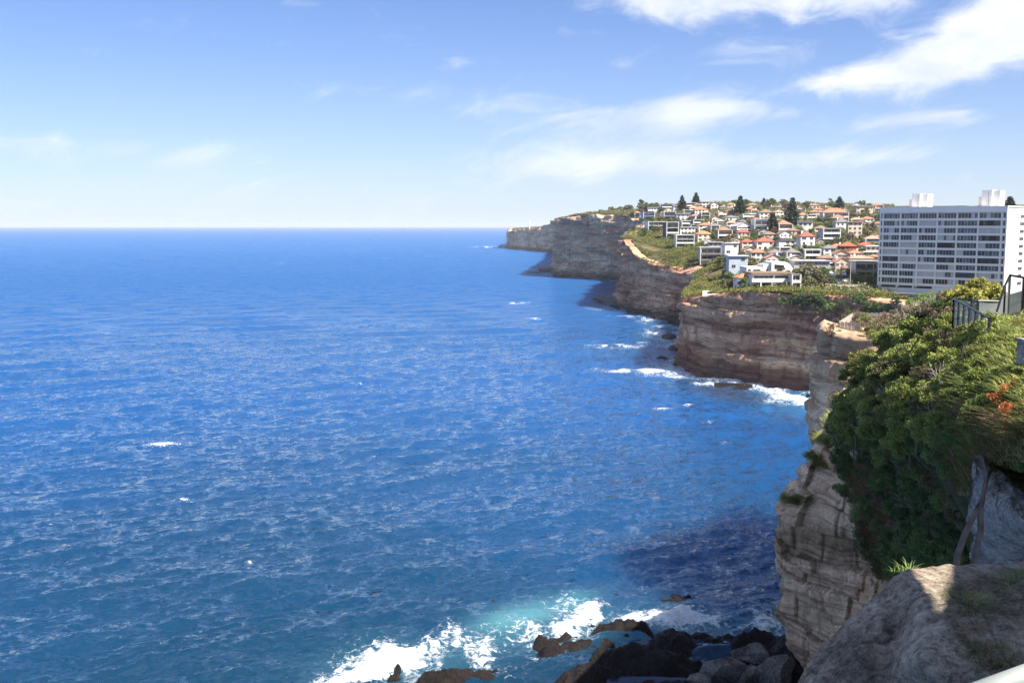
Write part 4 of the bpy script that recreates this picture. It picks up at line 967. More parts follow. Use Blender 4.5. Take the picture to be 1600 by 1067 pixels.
for h in [
    (2, 80, 165, 330, 405, 'hip', 'white', T, 1, 3), (2, 180, 330, 308, 420, 'flat', 'blue_grey', 'dark', 2, 2, 0, G_), (2, 245, 385, 262, 330, 'flat', W_, W_, 2, 4), (2, 385, 550, 228, 292, 'flat', 'blue_grey', 'grey', 2, 3, 0, G_),
    (2, 428, 580, 312, 418, 'flat', 'blue_grey', 'pale', 2, 3, 0, G_), (2, 545, 622, 238, 312, 'flat', W_, W_, 2, 2), (2, 235, 450, 432, 528, 'flat', W_, W_, 2, 3, 0, G_), (2, 450, 612, 438, 640, 'flat', 'dark', W_, 3, 3, 0, G_),
    (2, 632, 842, 420, 492, 'flat', W_, W_, 2, 4, 0, G_), (2, 570, 802, 588, 742, 'flat', W_, W_, 3, 3, 0, 'deck'), (2, 620, 822, 498, 590, 'flat', W_, W_, 2, 4), (2, 580, 750, 338, 418, 'flat', 'pale_grey', 'pale', 2, 3),
    (2, 655, 832, 205, 278, 'flat', W_, W_, 2, 4, 0, G_), (2, 850, 982, 192, 265, 'flat', W_, W_, 2, 3), (2, 798, 972, 262, 352, 'hip', W_, 'orange', 2, 4), (2, 768, 932, 345, 405, 'hip', W_, 'salmon', 1, 4),
    (2, 988, 1092, 198, 292, 'gable', W_, T, 2, 2), (2, 843, 1032, 440, 545, 'hip', W_, T, 2, 3), (2, 828, 1028, 540, 668, 'hip', 'cream', 'orange', 2, 3), (2, 1000, 1108, 360, 442, 'gable', 'cream', 'brown', 1, 2),
    (2, 1068, 1252, 485, 660, 'hip', 'brown', 'brown', 2, 2, 4, 'deck'), (2, 1163, 1342, 360, 432, 'hip', W_, 'grey', 1, 4), (2, 1288, 1492, 446, 572, 'gable', W_, 'pale', 2, 2, 0, G_), (2, 1308, 1468, 518, 645, 'hip', 'cream', 'red', 2, 3),
    (2, 1368, 1542, 340, 402, 'flat', W_, W_, 2, 3, 0, G_), (2, 1308, 1452, 392, 458, 'gable', 'grey', 'dark', 1, 3), (2, 1358, 1508, 632, 795, 'hip', 'cream', 'red', 3, 2), (2, 1150, 1332, 688, 900, 'flat', W_, W_, 3, 2),
    (2, 960, 1142, 676, 785, 'flat', 'grey', 'pale', 2, 3), (2, 858, 1122, 738, 895, 'flat', 'beige', 'pale', 2, 3, 0, 'deck'), (2, 1188, 1302, 203, 285, 'hip', 'cream', T, 2, 2), (2, 1428, 1562, 212, 278, 'hip', 'beige', 'brown', 2, 3),
    (2, 1098, 1192, 238, 302, 'hip', 'grey', 'grey', 1, 3), (2, 1172, 1292, 288, 352, 'hip', 'pink', T, 1, 3), (2, 1500, 1580, 378, 432, 'hip', 'cream', 'red', 1, 2), (2, 390, 470, 305, 372, 'hip', 'beige', T, 1, 2),
    (3, 0, 98, 208, 262, 'hip', 'cream', T, 1, 3), (3, 0, 92, 332, 392, 'flat', W_, W_, 2, 2), (3, 122, 292, 282, 402, 'hip', W_, 'brown', 2, 3), (3, 55, 242, 402, 545, 'flat', W_, W_, 2, 3, 0, 'deck'), (3, 308, 422, 292, 372, 'hip', W_, 'salmon', 2, 2),
    (3, 440, 512, 322, 385, 'flat', W_, W_, 1, 1), (3, 568, 708, 322, 418, 'hip', W_, 'orange', 2, 2), (3, 338, 522, 418, 592, 'hip', 'brown', T, 2, 3, 0, 'deck'), (3, 103, 272, 508, 625, 'gable', 'grey', 'dark', 2, 2), (3, 578, 762, 428, 562, 'flat', W_, 'pale', 2, 3, -6),
    (3, 88, 308, 622, 775, 'hip', W_, 'red', 2, 3), (3, 350, 572, 628, 745, 'hip', W_, 'dark', 2, 3), (3, 603, 795, 558, 775, 'hip', W_, 'red', 3, 2, 4), (3, 878, 1182, 272, 438, 'hip', 'pale_grey', T, 2, 4, 0, G_), (3, 713, 852, 216, 285, 'hip', W_, T, 1, 3),
    (3, 788, 902, 268, 335, 'hip', 'cream', T, 1, 2), (3, 983, 1165, 348, 485, 'hip', 'brown', 'brown', 2, 3), (3, 1028, 1205, 398, 545, 'hip', W_, 'grey', 2, 3, 5), (3, 1175, 1348, 440, 645, 'flat', 'cream', 'salmon', 4, 3), (3, 868, 1085, 512, 695, 'flat', 'pale_grey', 'pale', 3, 3, 0, 'deck'),
    (3, 1278, 1482, 248, 345, 'flat', 'beige', 'pale', 2, 5), (3, 1078, 1278, 678, 825, 'hip', 'red', 'red', 2, 3), (3, 1298, 1485, 682, 775, 'hip', 'cream', 'red', 1, 4), (3, 878, 1050, 705, 855, 'hip', W_, 'grey', 2, 2), (3, 15, 205, 762, 925, 'hip', W_, T, 2, 3),
    (3, 222, 412, 762, 895, 'hip', 'blue_grey', 'grey', 2, 4), (3, 433, 625, 758, 895, 'hip', 'cream', 'grey', 2, 2, 0, G_), (3, 658, 855, 765, 905, 'flat', W_, W_, 2, 2, 0, G_), (3, 1018, 1205, 862, 1045, 'gable', 'beige', 'salmon', 2, 3), (3, 1205, 1490, 838, 950, 'hip', 'cream', 'salmon', 1, 5),
    (3, 1358, 1535, 788, 855, 'flat', W_, W_, 1, 3), (3, 310, 420, 240, 300, 'hip', 'grey', 'grey', 1, 2), (3, 255, 330, 240, 290, 'hip', 'beige', 'brown', 1, 2), (3, 1100, 1200, 280, 345, 'hip', 'grey', 'grey', 1, 3), (3, 905, 985, 250, 300, 'hip', 'beige', 'brown', 1, 2)]:
    house(*h)
house(3, 528, 965, 898, 1100, 'flat', 'grey', 'pale', 3, 9, 2, depth=14, extra='long brick flats', sitting='beside the clifftop road')
house(3, 1248, 1535, 905, 1110, 'flat', 'cream', 'pale', 2, 4, -4, 'deck', depth=14, sitting='beside the tall white tower block')
house(4, 740, 985, 150, 400, 'flat', 'blue_grey', W_, 3, 2, -8, sitting='at the grassy clifftop slope')
house(4, 1480, 1605, 372, 560, 'flat', W_, 'grey', 2, 2, 0, 'deck', sitting='at the cliff edge beside the green conifer')

# roofs half hidden between the rows
fr = np.random.default_rng(77); nf_ = 0
for k in range(1500):
    if nf_ >= 52: break
    u, v = fr.uniform(1012, 1378), fr.uniform(326, 432)
    if u < 1150 and v > 318 + (u - 1000) * .62: continue
    wpx = np.interp(v, [325, 380, 430], [14, 21, 25]) * fr.uniform(.8, 1.2); hpx = wpx * fr.uniform(.5, .72)
    bad = False
    for (a, b, c, d, *_r) in HOUSES:
        o_ = max(0, min(b, u + wpx / 2) - max(a, u - wpx / 2)) * max(0, min(d, v) - max(c, v - hpx)) / (wpx * hpx)
        if o_ > .42: bad = True; break
    if bad: continue
    nf_ += 1
    z0 = ((u - wpx / 2 - 980) * 7.619, (u + wpx / 2 - 980) * 7.619, (v - hpx - 290) * 7.619, (v - 290) * 7.619)
    kd = fr.choice(['hip', 'hip', 'flat', 'gable']); wl = fr.choice(['white', 'cream', 'beige', 'pale_grey', 'beige', 'pink', 'cream'])
    house(2, *z0, kd, wl, fr.choice(['white', 'pale']) if kd == 'flat' else fr.choice(['terracotta', 'brown', 'grey', 'salmon', 'brown', 'pale', 'grey']), 2, 3, 0, fr.choice(['punch', 'glass']))

# ------------------------------------------------------------------ the large white clifftop house with its slanted dark window
def px_box(z, x0, x1, y0, y1, Y):
    a, b = zp(z, x0, y0), zp(z, x1, y1); p, q = at(a[0], a[1], Y), at(b[0], b[1], Y); return p.x, q.x, q.z, p.z
Yb = 432.0
ux, _ = zp(4, 1250, 400)
big = thing('clifftop_house', 'large white glass-fronted house with brown flat roof on the cliff edge', 'house', (at(ux, 450, Yb).x, Yb, ground1(at(ux, 450, Yb).x, Yb)), 0.0)
ox, oz = big.location.x, big.location.z
def bx(z, x0, x1, y0, y1, dy0, dy1):
    a, b, c, d = px_box(z, x0, x1, y0, y1, Yb + dy0); return MB().box(a - ox, b - ox, dy0, dy1, c - oz, d - oz)
bx(4, 1035, 1482, 372, 660, 0, 14).build('wall', WALL_M['white'], big)
bx(4, 1020, 1500, 352, 372, -1.2, 14.5).build('roof', ROOF_M['brown'], big)
def glazing(x0, x1, y0, y1, n, dy, z=4):
    a, b, c, d = px_box(z, x0, x1, y0, y1, Yb + dy)
    for k in range(n):
        w = (b - a) / n; place_window(big, a - ox + w * (k + .5), dy - .006, c - oz, w - .2, d - c, 0, True, 2)
glazing(1050, 1280, 392, 430, 4, 0); glazing(1300, 1460, 392, 430, 3, 0)
bal = bx(4, 1030, 1482, 438, 466, -2.2, -.01).build('balcony', WALL_M['white'], big)
bx(4, 1030, 1482, 418, 437, -2.15, -2.08).build('balustrade', G_PALE, bal)
glazing(1045, 1130, 476, 512, 2, 0); glazing(1145, 1460, 476, 536, 6, 0)
for x in (1135, 1268, 1395, 1470): bx(4, x - 6, x + 6, 466, 560, -2.1, -1.8).build('column', WALL_M['white'], big)
bx(4, 1110, 1300, 541, 552, -3.2, -.8).build('awning', paint('awning_red', (0.62, 0.14, 0.06)), big)
bx(4, 1150, 1480, 553, 600, -4.5, -3.4).build('pool_wall', WALL_M['blue_grey'], big)
glazing(1040, 1110, 555, 590, 2, 0)
up = thing('white_modernist_house', 'bulky white house with rounded end and one slanted dark window above the clifftop house', 'house', (at(ux, 430, 462).x, 462, ground1(at(ux, 430, 462).x, 462)), 0.0)
Yb, big = 462.0, up; ox, oz = up.location.x, up.location.z
a, b, c, d = px_box(4, 965, 1440, 285, 420, Yb); MB().box(a - ox, b - ox, 0, 14, c - oz, d - oz).build('wall', WALL_M['white'], up)
a, b, c, d = px_box(4, 1262, 1535, 222, 420, Yb - 1.5)
arc = [(a - ox, c - oz), (b - ox - 0.5, c - oz)] + [(b - ox - 5 + 5 * math.cos(t), d - oz - 7 + 7 * math.sin(t)) for t in np.linspace(0.15, math.pi / 2, 9)] + [(a - ox, d - oz)]
MB().prism(arc, 'y', -1.5, 12).build('tower_wall', WALL_M['white'], up)
bx(4, 1165, 1262, 250, 285, 0.3, 11).build('upper_wall', WALL_M['white'], up)
q = [zp(4, x, y) for x, y in ((1297, 308), (1408, 314), (1413, 265), (1297, 254))]
P4 = [at(u, v, Yb - 1.56) for u, v in q]; MB().prism([(p.x - ox, p.z - oz) for p in P4], 'y', -1.56, -1.51).build('window', G_DARK, up)
for x in (1112, 1206): a, b, c, d = px_box(4, x - 8, x + 8, 312, 350, Yb); place_window(up, (a + b) / 2 - ox, -.006, c - oz, b - a, d - c, 0, True, 1)
a, b, c, d = px_box(4, 985, 1010, 315, 372, Yb); place_window(up, (a + b) / 2 - ox, -.006, c - oz, b - a, d - c, 0, True, 1)
DESC += ['the bulky white house', 'the large clifftop house']
HOUSES += [(zp(4, 965, 0)[0], zp(4, 1535, 0)[0], 408, 430, 462, up.location.x, 14, 40), (zp(4, 1020, 0)[0], zp(4, 1500, 0)[0], 427, 462, 432, ux, 14, 34)]
# red roofed annexe and white terrace wall
house(4, 850, 1040, 366, 560, 'hip', 'white', 'orange', 2, 3, 0, sitting='joined to the clifftop house')
tw_ = thing('terrace_wall', 'long low white terrace wall along the cliff edge below the houses', 'wall', (at(zp(4, 740, 0)[0], 460, 440).x, 440, ground1(at(zp(4, 740, 0)[0], 460, 440).x, 440)))
for (x0, x1, y0, y1, dy, nm) in [(440, 735, 566, 640, 0, 'wall_panel'), (735, 1040, 590, 632, -2, 'wall_panel'), (1040, 1300, 596, 622, -4, 'coping')]:
    a, b, c, d = px_box(4, x0, x1, y0, y1, 440 + dy); MB().box(a - tw_.location.x, b - tw_.location.x, dy, dy + 0.5, c - tw_.location.z - 1, d - tw_.location.z).build(nm, WALL_M['white'], tw_)

# ------------------------------------------------------------------ the white tower block
PL, PR = at(1375, 326, 440.0), at(1575, 322, 403.0)
ex = Vector((PR.x - PL.x, PR.y - PL.y, 0)); BW = ex.length; ang = math.atan2(ex.y, ex.x)
ztop = PL.z; zbot = at(1385, 474, 437).z
blk = thing('apartment_block', 'tall white slab apartment block, ten rows of windows, two lift towers on its roof', 'building', (PL.x, PL.y, zbot), ang)
BH, BD = ztop - zbot, 24.0
M_BLK = paint('block_white_render', (0.86, 0.84, 0.80), 0.05)
def zr(v): return at(1375, v, 440).z - zbot                       # photo row at the near left corner -> height on the block
MB().box(0.35, BW - 0.35, 0.7, BD, -6, BH).build('wall', M_BLK, blk)
MB().box(-.05, BW + .05, 0.0, BD + .2, BH + .003, BH + 0.5).build('parapet', M_BLK, blk)
MB().box(0, BW, 0.02, 0.698, zr(333.2), BH).build('roof_band', M_BLK, blk)
FH = (zr(338) - zr(436.6)) / 9
fx = lambda x: (x - 78) / (1140 - 78) * BW
bays = [fx(x) for x in (109, 263, 420, 580, 743, 914, 1097)]
for r in range(11):
    zc = zr(338) + FH / 2 - r * FH
    if r: MB().box(0.004, BW - .004, 0.0, 0.698, zc - 0.42, zc + 0.42).build('floor_slab', M_BLK, blk)
for x in [0.3] + bays + [BW - .3]: MB().box(x - 0.28, x + 0.28, 0.05, 0.697, zr(446), zr(333.3)).build('fin', M_BLK, blk)
PANE_M = [G_DARK, G_DARK, G_MID, G_PALE]
pats = ['wwwwww', 'wwpwwd', 'wwwhwp', 'whwwwd', 'wpwdwh', 'ppwwhw', 'dpwdwd', 'wwphww', 'wwppdp', 'wwhhvp']
_pane = {}
def pane(parent, x0, x1, z0, z1, mat):
    key = (round(x1 - x0, 2), round(z1 - z0, 2), mat.name)
    if key not in _pane:
        me = MB().box(0, key[0], 0, .03, 0, key[1]).mesh('pane'); me.materials.append(mat); _pane[key] = me
    o = link('pane', _pane[key], None, parent); o.location = (x0, 0.5, z0)
for r in range(10):
    zc = zr(338) - r * FH; z0, z1 = zc - FH / 2 + .46, zc + FH / 2 - .46
    for c in range(6):
        a, b = bays[c] + .3, bays[c + 1] - .3; ty = pats[r][c]
        n = 6; wdt = (b - a) / n
        m = MB().box(a, b, .46, .6, z0 - .03, z0 + .05).box(a, b, .46, .6, z1 - .05, z1 + .03)
        for k in range(n + 1): x = a + wdt * k; m.box(x - .05, x + .05, .47, .59, z0 + .052, z1 - .052)
        win = m.build('window', FRAME if ty != 'd' else FRAME_D, blk)
        for k in range(n):
            if ty == 'w': mt = random.choices([G_DARK, G_MID, G_PALE], (.55, .35, .10))[0]
            elif ty == 'p': mt = random.choices([G_PALE, G_MID], (.93, .07))[0]
            elif ty == 'd': mt = random.choices([G_OPEN, G_DARK, G_MID], (.55, .35, .1))[0]
            elif ty == 'h': mt = (G_PALE if k < 2 else G_DARK) if (r + c) % 2 else (G_PALE if k > 3 else G_DARK)
            else: mt = G_OPEN if k in (1, 2) else G_PALE
            pane(win, a + wdt * k + .055, a + wdt * (k + 1) - .055, z0 + .055, z1 - .055, mt)
    for x0, x1 in ((fx(84), fx(100)), (fx(1108), fx(1130))):
        o = place_window(blk, (x0 + x1) / 2, 0.69, z0 + .1, x1 - x0, z1 - z0 - .2, 0, False, 1)
    o = place_window(blk, BW - .35, BD * 0.72, z0 + .1, 4.6, 1.3, math.pi / 2, False, 4)
for i, (x0, x1) in enumerate(((fx(100), fx(245)), (fx(250), fx(390)), (fx(400), fx(560)))): place_window(blk, (x0 + x1) / 2, 0.69, zr(447.5), x1 - x0 - .6, 0.8, 0, True, 9)
for (u0, u1, vt, yo, notch) in ((1424, 1456, 302, 8, True), (1534.5, 1568, 299, 8, False)):
    fr0, fr1 = (u0 - 1375) / 200 * BW - 2.6, (u1 - 1375) / 200 * BW - 5.2
    th_ = at(u0, vt, 430).z - ztop
    lt = MB().box(fr0, fr1 - 2.2, yo, yo + 6, BH + .503, BH + th_).build('lift_tower', WALL_M['white'], blk)
    MB().box(fr0 - 1.4, fr0 - .004, yo + .5, yo + 5, BH + .503, BH + th_ * .62).build('tower_annexe', WALL_M['pink'], lt)  # pinkish colour paints in the shade on the tower's left half
    MB().box(fr1 - 2.196, fr1 + .6, yo + 1, yo + 6, BH + .503, BH + th_ * .97).build('tower_annexe', WALL_M['white'], lt)
    MB().box(fr0 + 2.6, fr0 + 2.9, yo - .2, yo - .003, BH + .6, BH + th_ * .95).build('downpipe', CONC, lt)
pv = thing('pavilion', 'small open pavilion with dark posts at the foot of the white tower block', 'shelter', (at(1390, 466, 428).x, 428, at(1390, 466, 428).z), ang)
MB().box(0, 22, 0, 4, 1.9, 2.3).build('roof', ROOF_M['grey'], pv)
for k in range(6): MB().box(k * 4.2 + .3, k * 4.2 + .6, .3, .6, -4, 1.897).build('post', FRAME_D, pv)

# ------------------------------------------------------------------ clifftop road, fence, steps, poles, cars
def drape(pts_px, width, lift, name, mat, lat=None):
    P = [hit_ground(u, v) for u, v in pts_px]; s, Q = resample([(p.x, p.y, p.z) for p in P], 3.0)
    tg = np.gradient(Q[:, :2], axis=0); tg /= np.linalg.norm(tg, axis=1)[:, None]
    rows = []
    for e in np.linspace(-.5, .5, 5):
        x = Q[:, 0] - tg[:, 1] * width * e; y = Q[:, 1] + tg[:, 0] * width * e
        rows.append(np.stack([x, y, ground(x, y) + lift], -1))
    V = np.stack(rows, 0)
    return link(name, mesh_np(name, V.reshape(-1, 3), grid_faces(5, len(Q))), mat, kind='structure')
ASPH = simple('asphalt', (0.16, 0.15, 0.145), 0.9, var=0.2)
drape([(1268, 452), (1283, 446), (1292, 436), (1290, 428), (1284, 424)], 13, 1.0, 'road', ASPH)
drape([(1288, 447), (1320, 447), (1368, 447)], 8, 1.05, 'road', ASPH)
drape([(1290, 451), (1330, 452), (1372, 451)], 2.5, 1.2, 'footpath', simple('footpath_concrete', (0.5, 0.45, 0.38), 0.9))
CARP = {}
def car(u, v, rz, col, lab):
    p = hit_ground(u, v)
    o = thing('parked_car', lab, 'car', (p.x, p.y, p.z + 1.08), rz, 'cars parked by the clifftop road')
    prof = [(-2.15, .35), (-2.2, .75), (-1.95, .98), (-1.45, 1.02), (-.85, 1.46), (.55, 1.5), (1.35, 1.02), (2.0, .9), (2.2, .65), (2.15, .35)]
    b = MB().prism(prof, 'y', -.86, .86).mesh('body'); link('body', b, simple('paint_' + lab.split()[0], col, 0.3, spec=0.6, var=.03), o)
    link('side_glass', MB().prism([(-1.35, 1.04), (-.82, 1.4), (.5, 1.43), (1.2, 1.04)], 'y', -.875, .875).mesh('side_glass'), G_DARK, o)
    link('windscreen', MB().poly([(1.30, -.74, 1.09), (1.30, .74, 1.09), (.66, .68, 1.47), (.66, -.68, 1.47), (1.28, -.74, 1.06), (1.28, .74, 1.06), (.62, .68, 1.44), (.62, -.68, 1.44)], [(0, 1, 2, 3), (7, 6, 5, 4)]).mesh('windscreen'), G_DARK, o)
    for x in (-1.35, 1.35):
        for y in (-.8, .8):
            w = link('wheel', MB().tube([(0, -.1, 0), (0, .1, 0)], .33, 14).mesh('wheel'), FRAME_D, o); w.location = (x, y, .33)
    return o
for a in [(1290, 430, 1.9, (0.75, 0.75, 0.75), 'white hatchback parked at the top of the clifftop road'), (1295, 434, 1.9, (0.5, 0.51, 0.53), 'silver car parked below the white hatchback'), (1299, 437, 1.7, (0.7, 0.7, 0.69), 'white estate car parked nose-out by the lawn'),
          (1281, 441, 1.4, (0.35, 0.05, 0.04), 'red car parked beside the green conifer'), (1303, 444.5, .2, (0.03, 0.04, 0.08), 'navy car parked along the railing'), (1324, 446, .1, (0.6, 0.61, 0.63), 'grey car parked along the railing near a pole'),
          (1286, 448.5, .1, (0.68, 0.68, 0.66), 'white car at the end of the clifftop railing'), (1319, 436, 1.2, (0.72, 0.72, 0.72), 'white van-like car on the lawn by the trees'), (1279, 434, 1.8, (0.3, 0.32, 0.34), 'dark grey car under the long brick flats')]:
    car(*a)
def railing(pts, lab, name='clifftop_railing', h=1.1, gap=2.0, mat=None):
    mat = mat or WALL_M['white']; p0 = pts[0]
    o = thing(name, lab, 'railing', p0)
    s, Q = resample([tuple(p) for p in pts], gap); Q = Q - np.array(p0)
    for q in Q:
        po = MB().box(-.07, .07, -.07, .07, -1.2, h).build('post', mat, o); po.location = q
    for hz in (h, h * .55): MB().tube([(q[0], q[1], q[2] + hz) for q in Q], .055, 5).build('rail', mat, o)
    return o
railing([hit_ground(u, v) + Vector((0, 0, 1.0)) for u, v in ((1290, 452), (1318, 453.5), (1345, 454))], 'pale railing along the clifftop footpath above the steps')
def run_steps():
    P = [zp(5, x, y) for x, y in ((1095, 640), (1165, 690), (1180, 790), (1260, 812))]; Yq = [418, 414, 409, 405]
    Q = [at(u, v, Y) for (u, v), Y in zip(P, Yq)]
    o = thing('clifftop_steps', 'pale concrete steps with handrails zigzagging down the grassy bank', 'stairs', Q[0])
    s, L = resample([tuple(q) for q in Q], 0.7); L = L - np.array(Q[0])
    for q in L: MB().box(q[0] - 1.1, q[0] + 1.1, q[1] - .6, q[1] + .4, q[2] - .9, q[2]).build('step', CONC, o)
    for dx in (-1.1, 1.1): MB().tube([(q[0] + dx, q[1] - .1, q[2] + 1.0) for q in L], .07, 5).build('handrail', WALL_M['white'], o)
run_steps()
for (z, x, yt, yb, lab) in [(5, 870, 300, 530, 'timber power pole on the lawn beside the road'), (5, 975, 265, 592, 'tall pale power pole by the railing'), (5, 1245, 330, 600, 'power pole before the cream house by the tower block'), (5, 800, 240, 460, 'power pole beside the gabled beige house'), (3, 745, 330, 440, 'power pole behind the orange roofed house'), (3, 615, 690, 800, 'power pole below the tall white red-roofed house')]:
    u, vt = zp(z, x, yt); _, vb = zp(z, x, yb); p = hit_ground(u, vb); t = at(u, vt, p.y)
    o = thing('power_pole', lab, 'pole', p, 0.3, 'power poles')
    MB().tube([(0, 0, -1), (0, 0, t.z - p.z)], [.22, .15], 7).build('pole', BARK_PALE, o)
    MB().box(-1.2, 1.2, -.08, .08, t.z - p.z - .9, t.z - p.z - .7).build('crossarm', BARK, o)
# mast on the far headland
p = on_sea(827, 391); p = Vector(((827 - 800) / FPX * 2950, 2950, at(827, 359, 2950).z))
o = thing('mast', 'slim white mast standing on the far low headland', 'mast', p)
MB().tube([(0, 0, -4), (0, 0, 25)], [1.9, 1.5], 10).build('shaft', WALL_M['white'], o); MB().box(-3, 3, -3, 3, -4, 2.5).build('base', WALL_M['white'], o)
# ================================================================== trees and scrub on the hill
def norfolk_mesh(seed, h=1.0, wide=0.24, tiers=17):
    rs = np.random.default_rng(seed); P = []
    for k in range(tiers):
        f = k / (tiers - 1); z = 0.14 + 0.84 * f; L = wide * min(1, (1 - f) * 1.25 + .05) ** 0.8 * rs.uniform(.62, 1.18) + 0.02; nb = 8 if f < .8 else 5
        for j in range(nb):
            a = 2 * math.pi * (j + rs.random() * .6) / nb; n = int(16 + 46 * (1 - f)); t = rs.random(n) ** .8
            P.append(np.stack([np.cos(a) * L * t + rs.normal(0, .011, n), np.sin(a) * L * t + rs.normal(0, .011, n), z + 0.06 * L * t / wide * 0.6 + rs.normal(0, .009, n)], 1))
    v, f = leaves(np.concatenate(P), 0.034, rs, 1.6); me = mesh_np('crown', v, f, False); me.materials.append(L_PINE)
    tr = MB().tube([(0, 0, -.1), (0, 0, .5), (0, 0, .99)], [.022, .014, .003], 7).mesh('trunk', True); tr.materials.append(BARK); return me, tr
def tree_kind(seed, mat, n=1500, size=0.15, rx=1.0, rz=.85, clumps=24, clump_r=.33, zc=1.35):
    me, tips = crown_mesh('crown', n, size, seed, clumps, rx, rx, rz, clump_r, zc, 1.3, .45); me.materials.append(mat)
    st = stem_mesh('trunk', tips, np.random.default_rng(seed), zc, .09, 9, -1.0); st.materials.append(BARK); return me, st
PINES = [norfolk_mesh(i) for i in (1, 2, 3)]
TREES = {'olive-green': [tree_kind(11, L_OLIVE), tree_kind(12, L_OLIVE, rz=.7)], 'dark green': [tree_kind(13, L_DARK), tree_kind(14, L_DARK, rz=1.0, rx=.85)], 'mid green': [tree_kind(15, L_MID), tree_kind(16, L_MID, rz=.7)],
         'yellow-green': [tree_kind(17, L_SCRUB, rz=.6)], 'straw-brown': [tree_kind(18, L_DRY, rz=.7)]}
PT = ('crown', 'trunk')
def tree_at(u, v, hpx, kind, name, lab, cat='tree', wide=1.0, group=None, Y=None):
    p = hit_ground(u, v) if Y is None else at(u, v, Y)
    s = hpx * p.y / FPX
    div = 1.0 if name == 'norfolk_pine' else 2.3
    o = plant(kind, name, lab, cat, p, s / div, group=group, parts=PT); o.scale = (s / div * wide, s / div * wide, s / div); return o
for i, (z, x, yt, yb, w, lab) in enumerate([(2, 652, 120, 300, 1.15, 'dark Norfolk-type pine on the crest behind the white flat houses'), (2, 818, 88, 262, 1.2, 'tall dark tiered pine on the crest beside a rounder tree'), (2, 1345, 128, 355, 1.35, 'broad old tiered pine standing above the hill crest'),
        (2, 222, 235, 320, .9, 'small slim pine among low white houses on the crest'), (2, 405, 240, 320, .9, 'slim dark pine beside the blue-grey crest house'), (3, 178, 150, 245, 1.4, 'short conical pine on the bare crest'), (3, 512, 155, 540, 1.0, 'very tall shaggy pine among houses, from mid slope to skyline'),
        (3, 280, 330, 600, 1.25, 'broad dark pine in front of the white balconied house'), (3, 1075, 135, 300, 1.45, 'dense rounded pine beside the lone palm'), (6, 1155, 150, 330, 1.6, 'tiered pine behind the roof of the white tower block')]):
    u, vt = zp(z, x, yt); vb = zp(z, x, yb)[1]
    tree_at(u, vb, vb - vt, PINES[i % 3], 'norfolk_pine', lab.replace('Norfolk-type', 'tiered'), 'pine tree', w * 1.05, Y=(hit_ground(u, vb).y if z != 6 else 640))
def palm(u, vt, vb, lab):
    p = hit_ground(u, vb); h = (vb - vt) * p.y / FPX; o = thing('palm_tree', lab, 'palm', p)
    MB().tube([(0, 0, -2), (.1, 0, h * .5), (0, 0, h)], [.3, .25, .22], 7).build('trunk', BARK_PALE, o)
    rs = np.random.default_rng(3); P = []
    for j in range(22):
        a = rs.uniform(0, 6.28); e = rs.uniform(-.6, 1.2); t = np.linspace(0.1, 1, 16)
        P.append(np.stack([np.cos(a) * t * 2.3, np.sin(a) * t * 2.3, h + e * t * 2.0 - 1.9 * t ** 2], 1) + rs.normal(0, .1, (16, 3)))
    v, f = leaves(np.concatenate(P), .33, rs, 2.2); link('crown', mesh_np('crown', v, f, False), L_PINE, o)
palm(*zp(3, 970, 165)[:1], zp(3, 970, 165)[1], zp(3, 970, 280)[1], 'lone slim palm on the hill crest')
tree_at(*zp(5, 490, 620), 40, TREES['olive-green'][0], 'clifftop_conifer', 'tall full olive conifer at the clifftop beside the road', 'tree', 1.25)
tree_at(*zp(4, 925, 600), 24, TREES['dark green'][1], 'dark_tree', 'dark leaning tree before the orange roofed annexe', 'tree', .9)
for (z, x, y, hpx, k, lab) in [(2, 1110, 345, 9, 'mid green', 'bright green spreading tree below the crest'), (3, 1440, 600, 22, 'straw-brown', 'large dry olive tree beside the tower block'), (3, 1400, 640, 22, 'olive-green', 'olive tree under the dry tree beside the tower block'), (3, 1210, 660, 13, 'straw-brown', 'straw coloured bush before the cream flats'),
        (3, 1130, 890, 18, 'olive-green', 'broad olive bush below the red brick house'), (3, 820, 560, 12, 'straw-brown', 'dry brown tree above the framed grey house'), (5, 940, 480, 13, 'dark green', 'dark tree on the lawn by the poles'), (3, 1380, 350, 12, 'olive-green', 'olive tree before the long beige crest building'), (3, 1530, 320, 10, 'straw-brown', 'brown bush at the crest beside the tower block')]:
    u, v = zp(z, x, y); tree_at(u, v, hpx, random.choice(TREES[k]), 'garden_tree', lab, 'tree', 1.1)
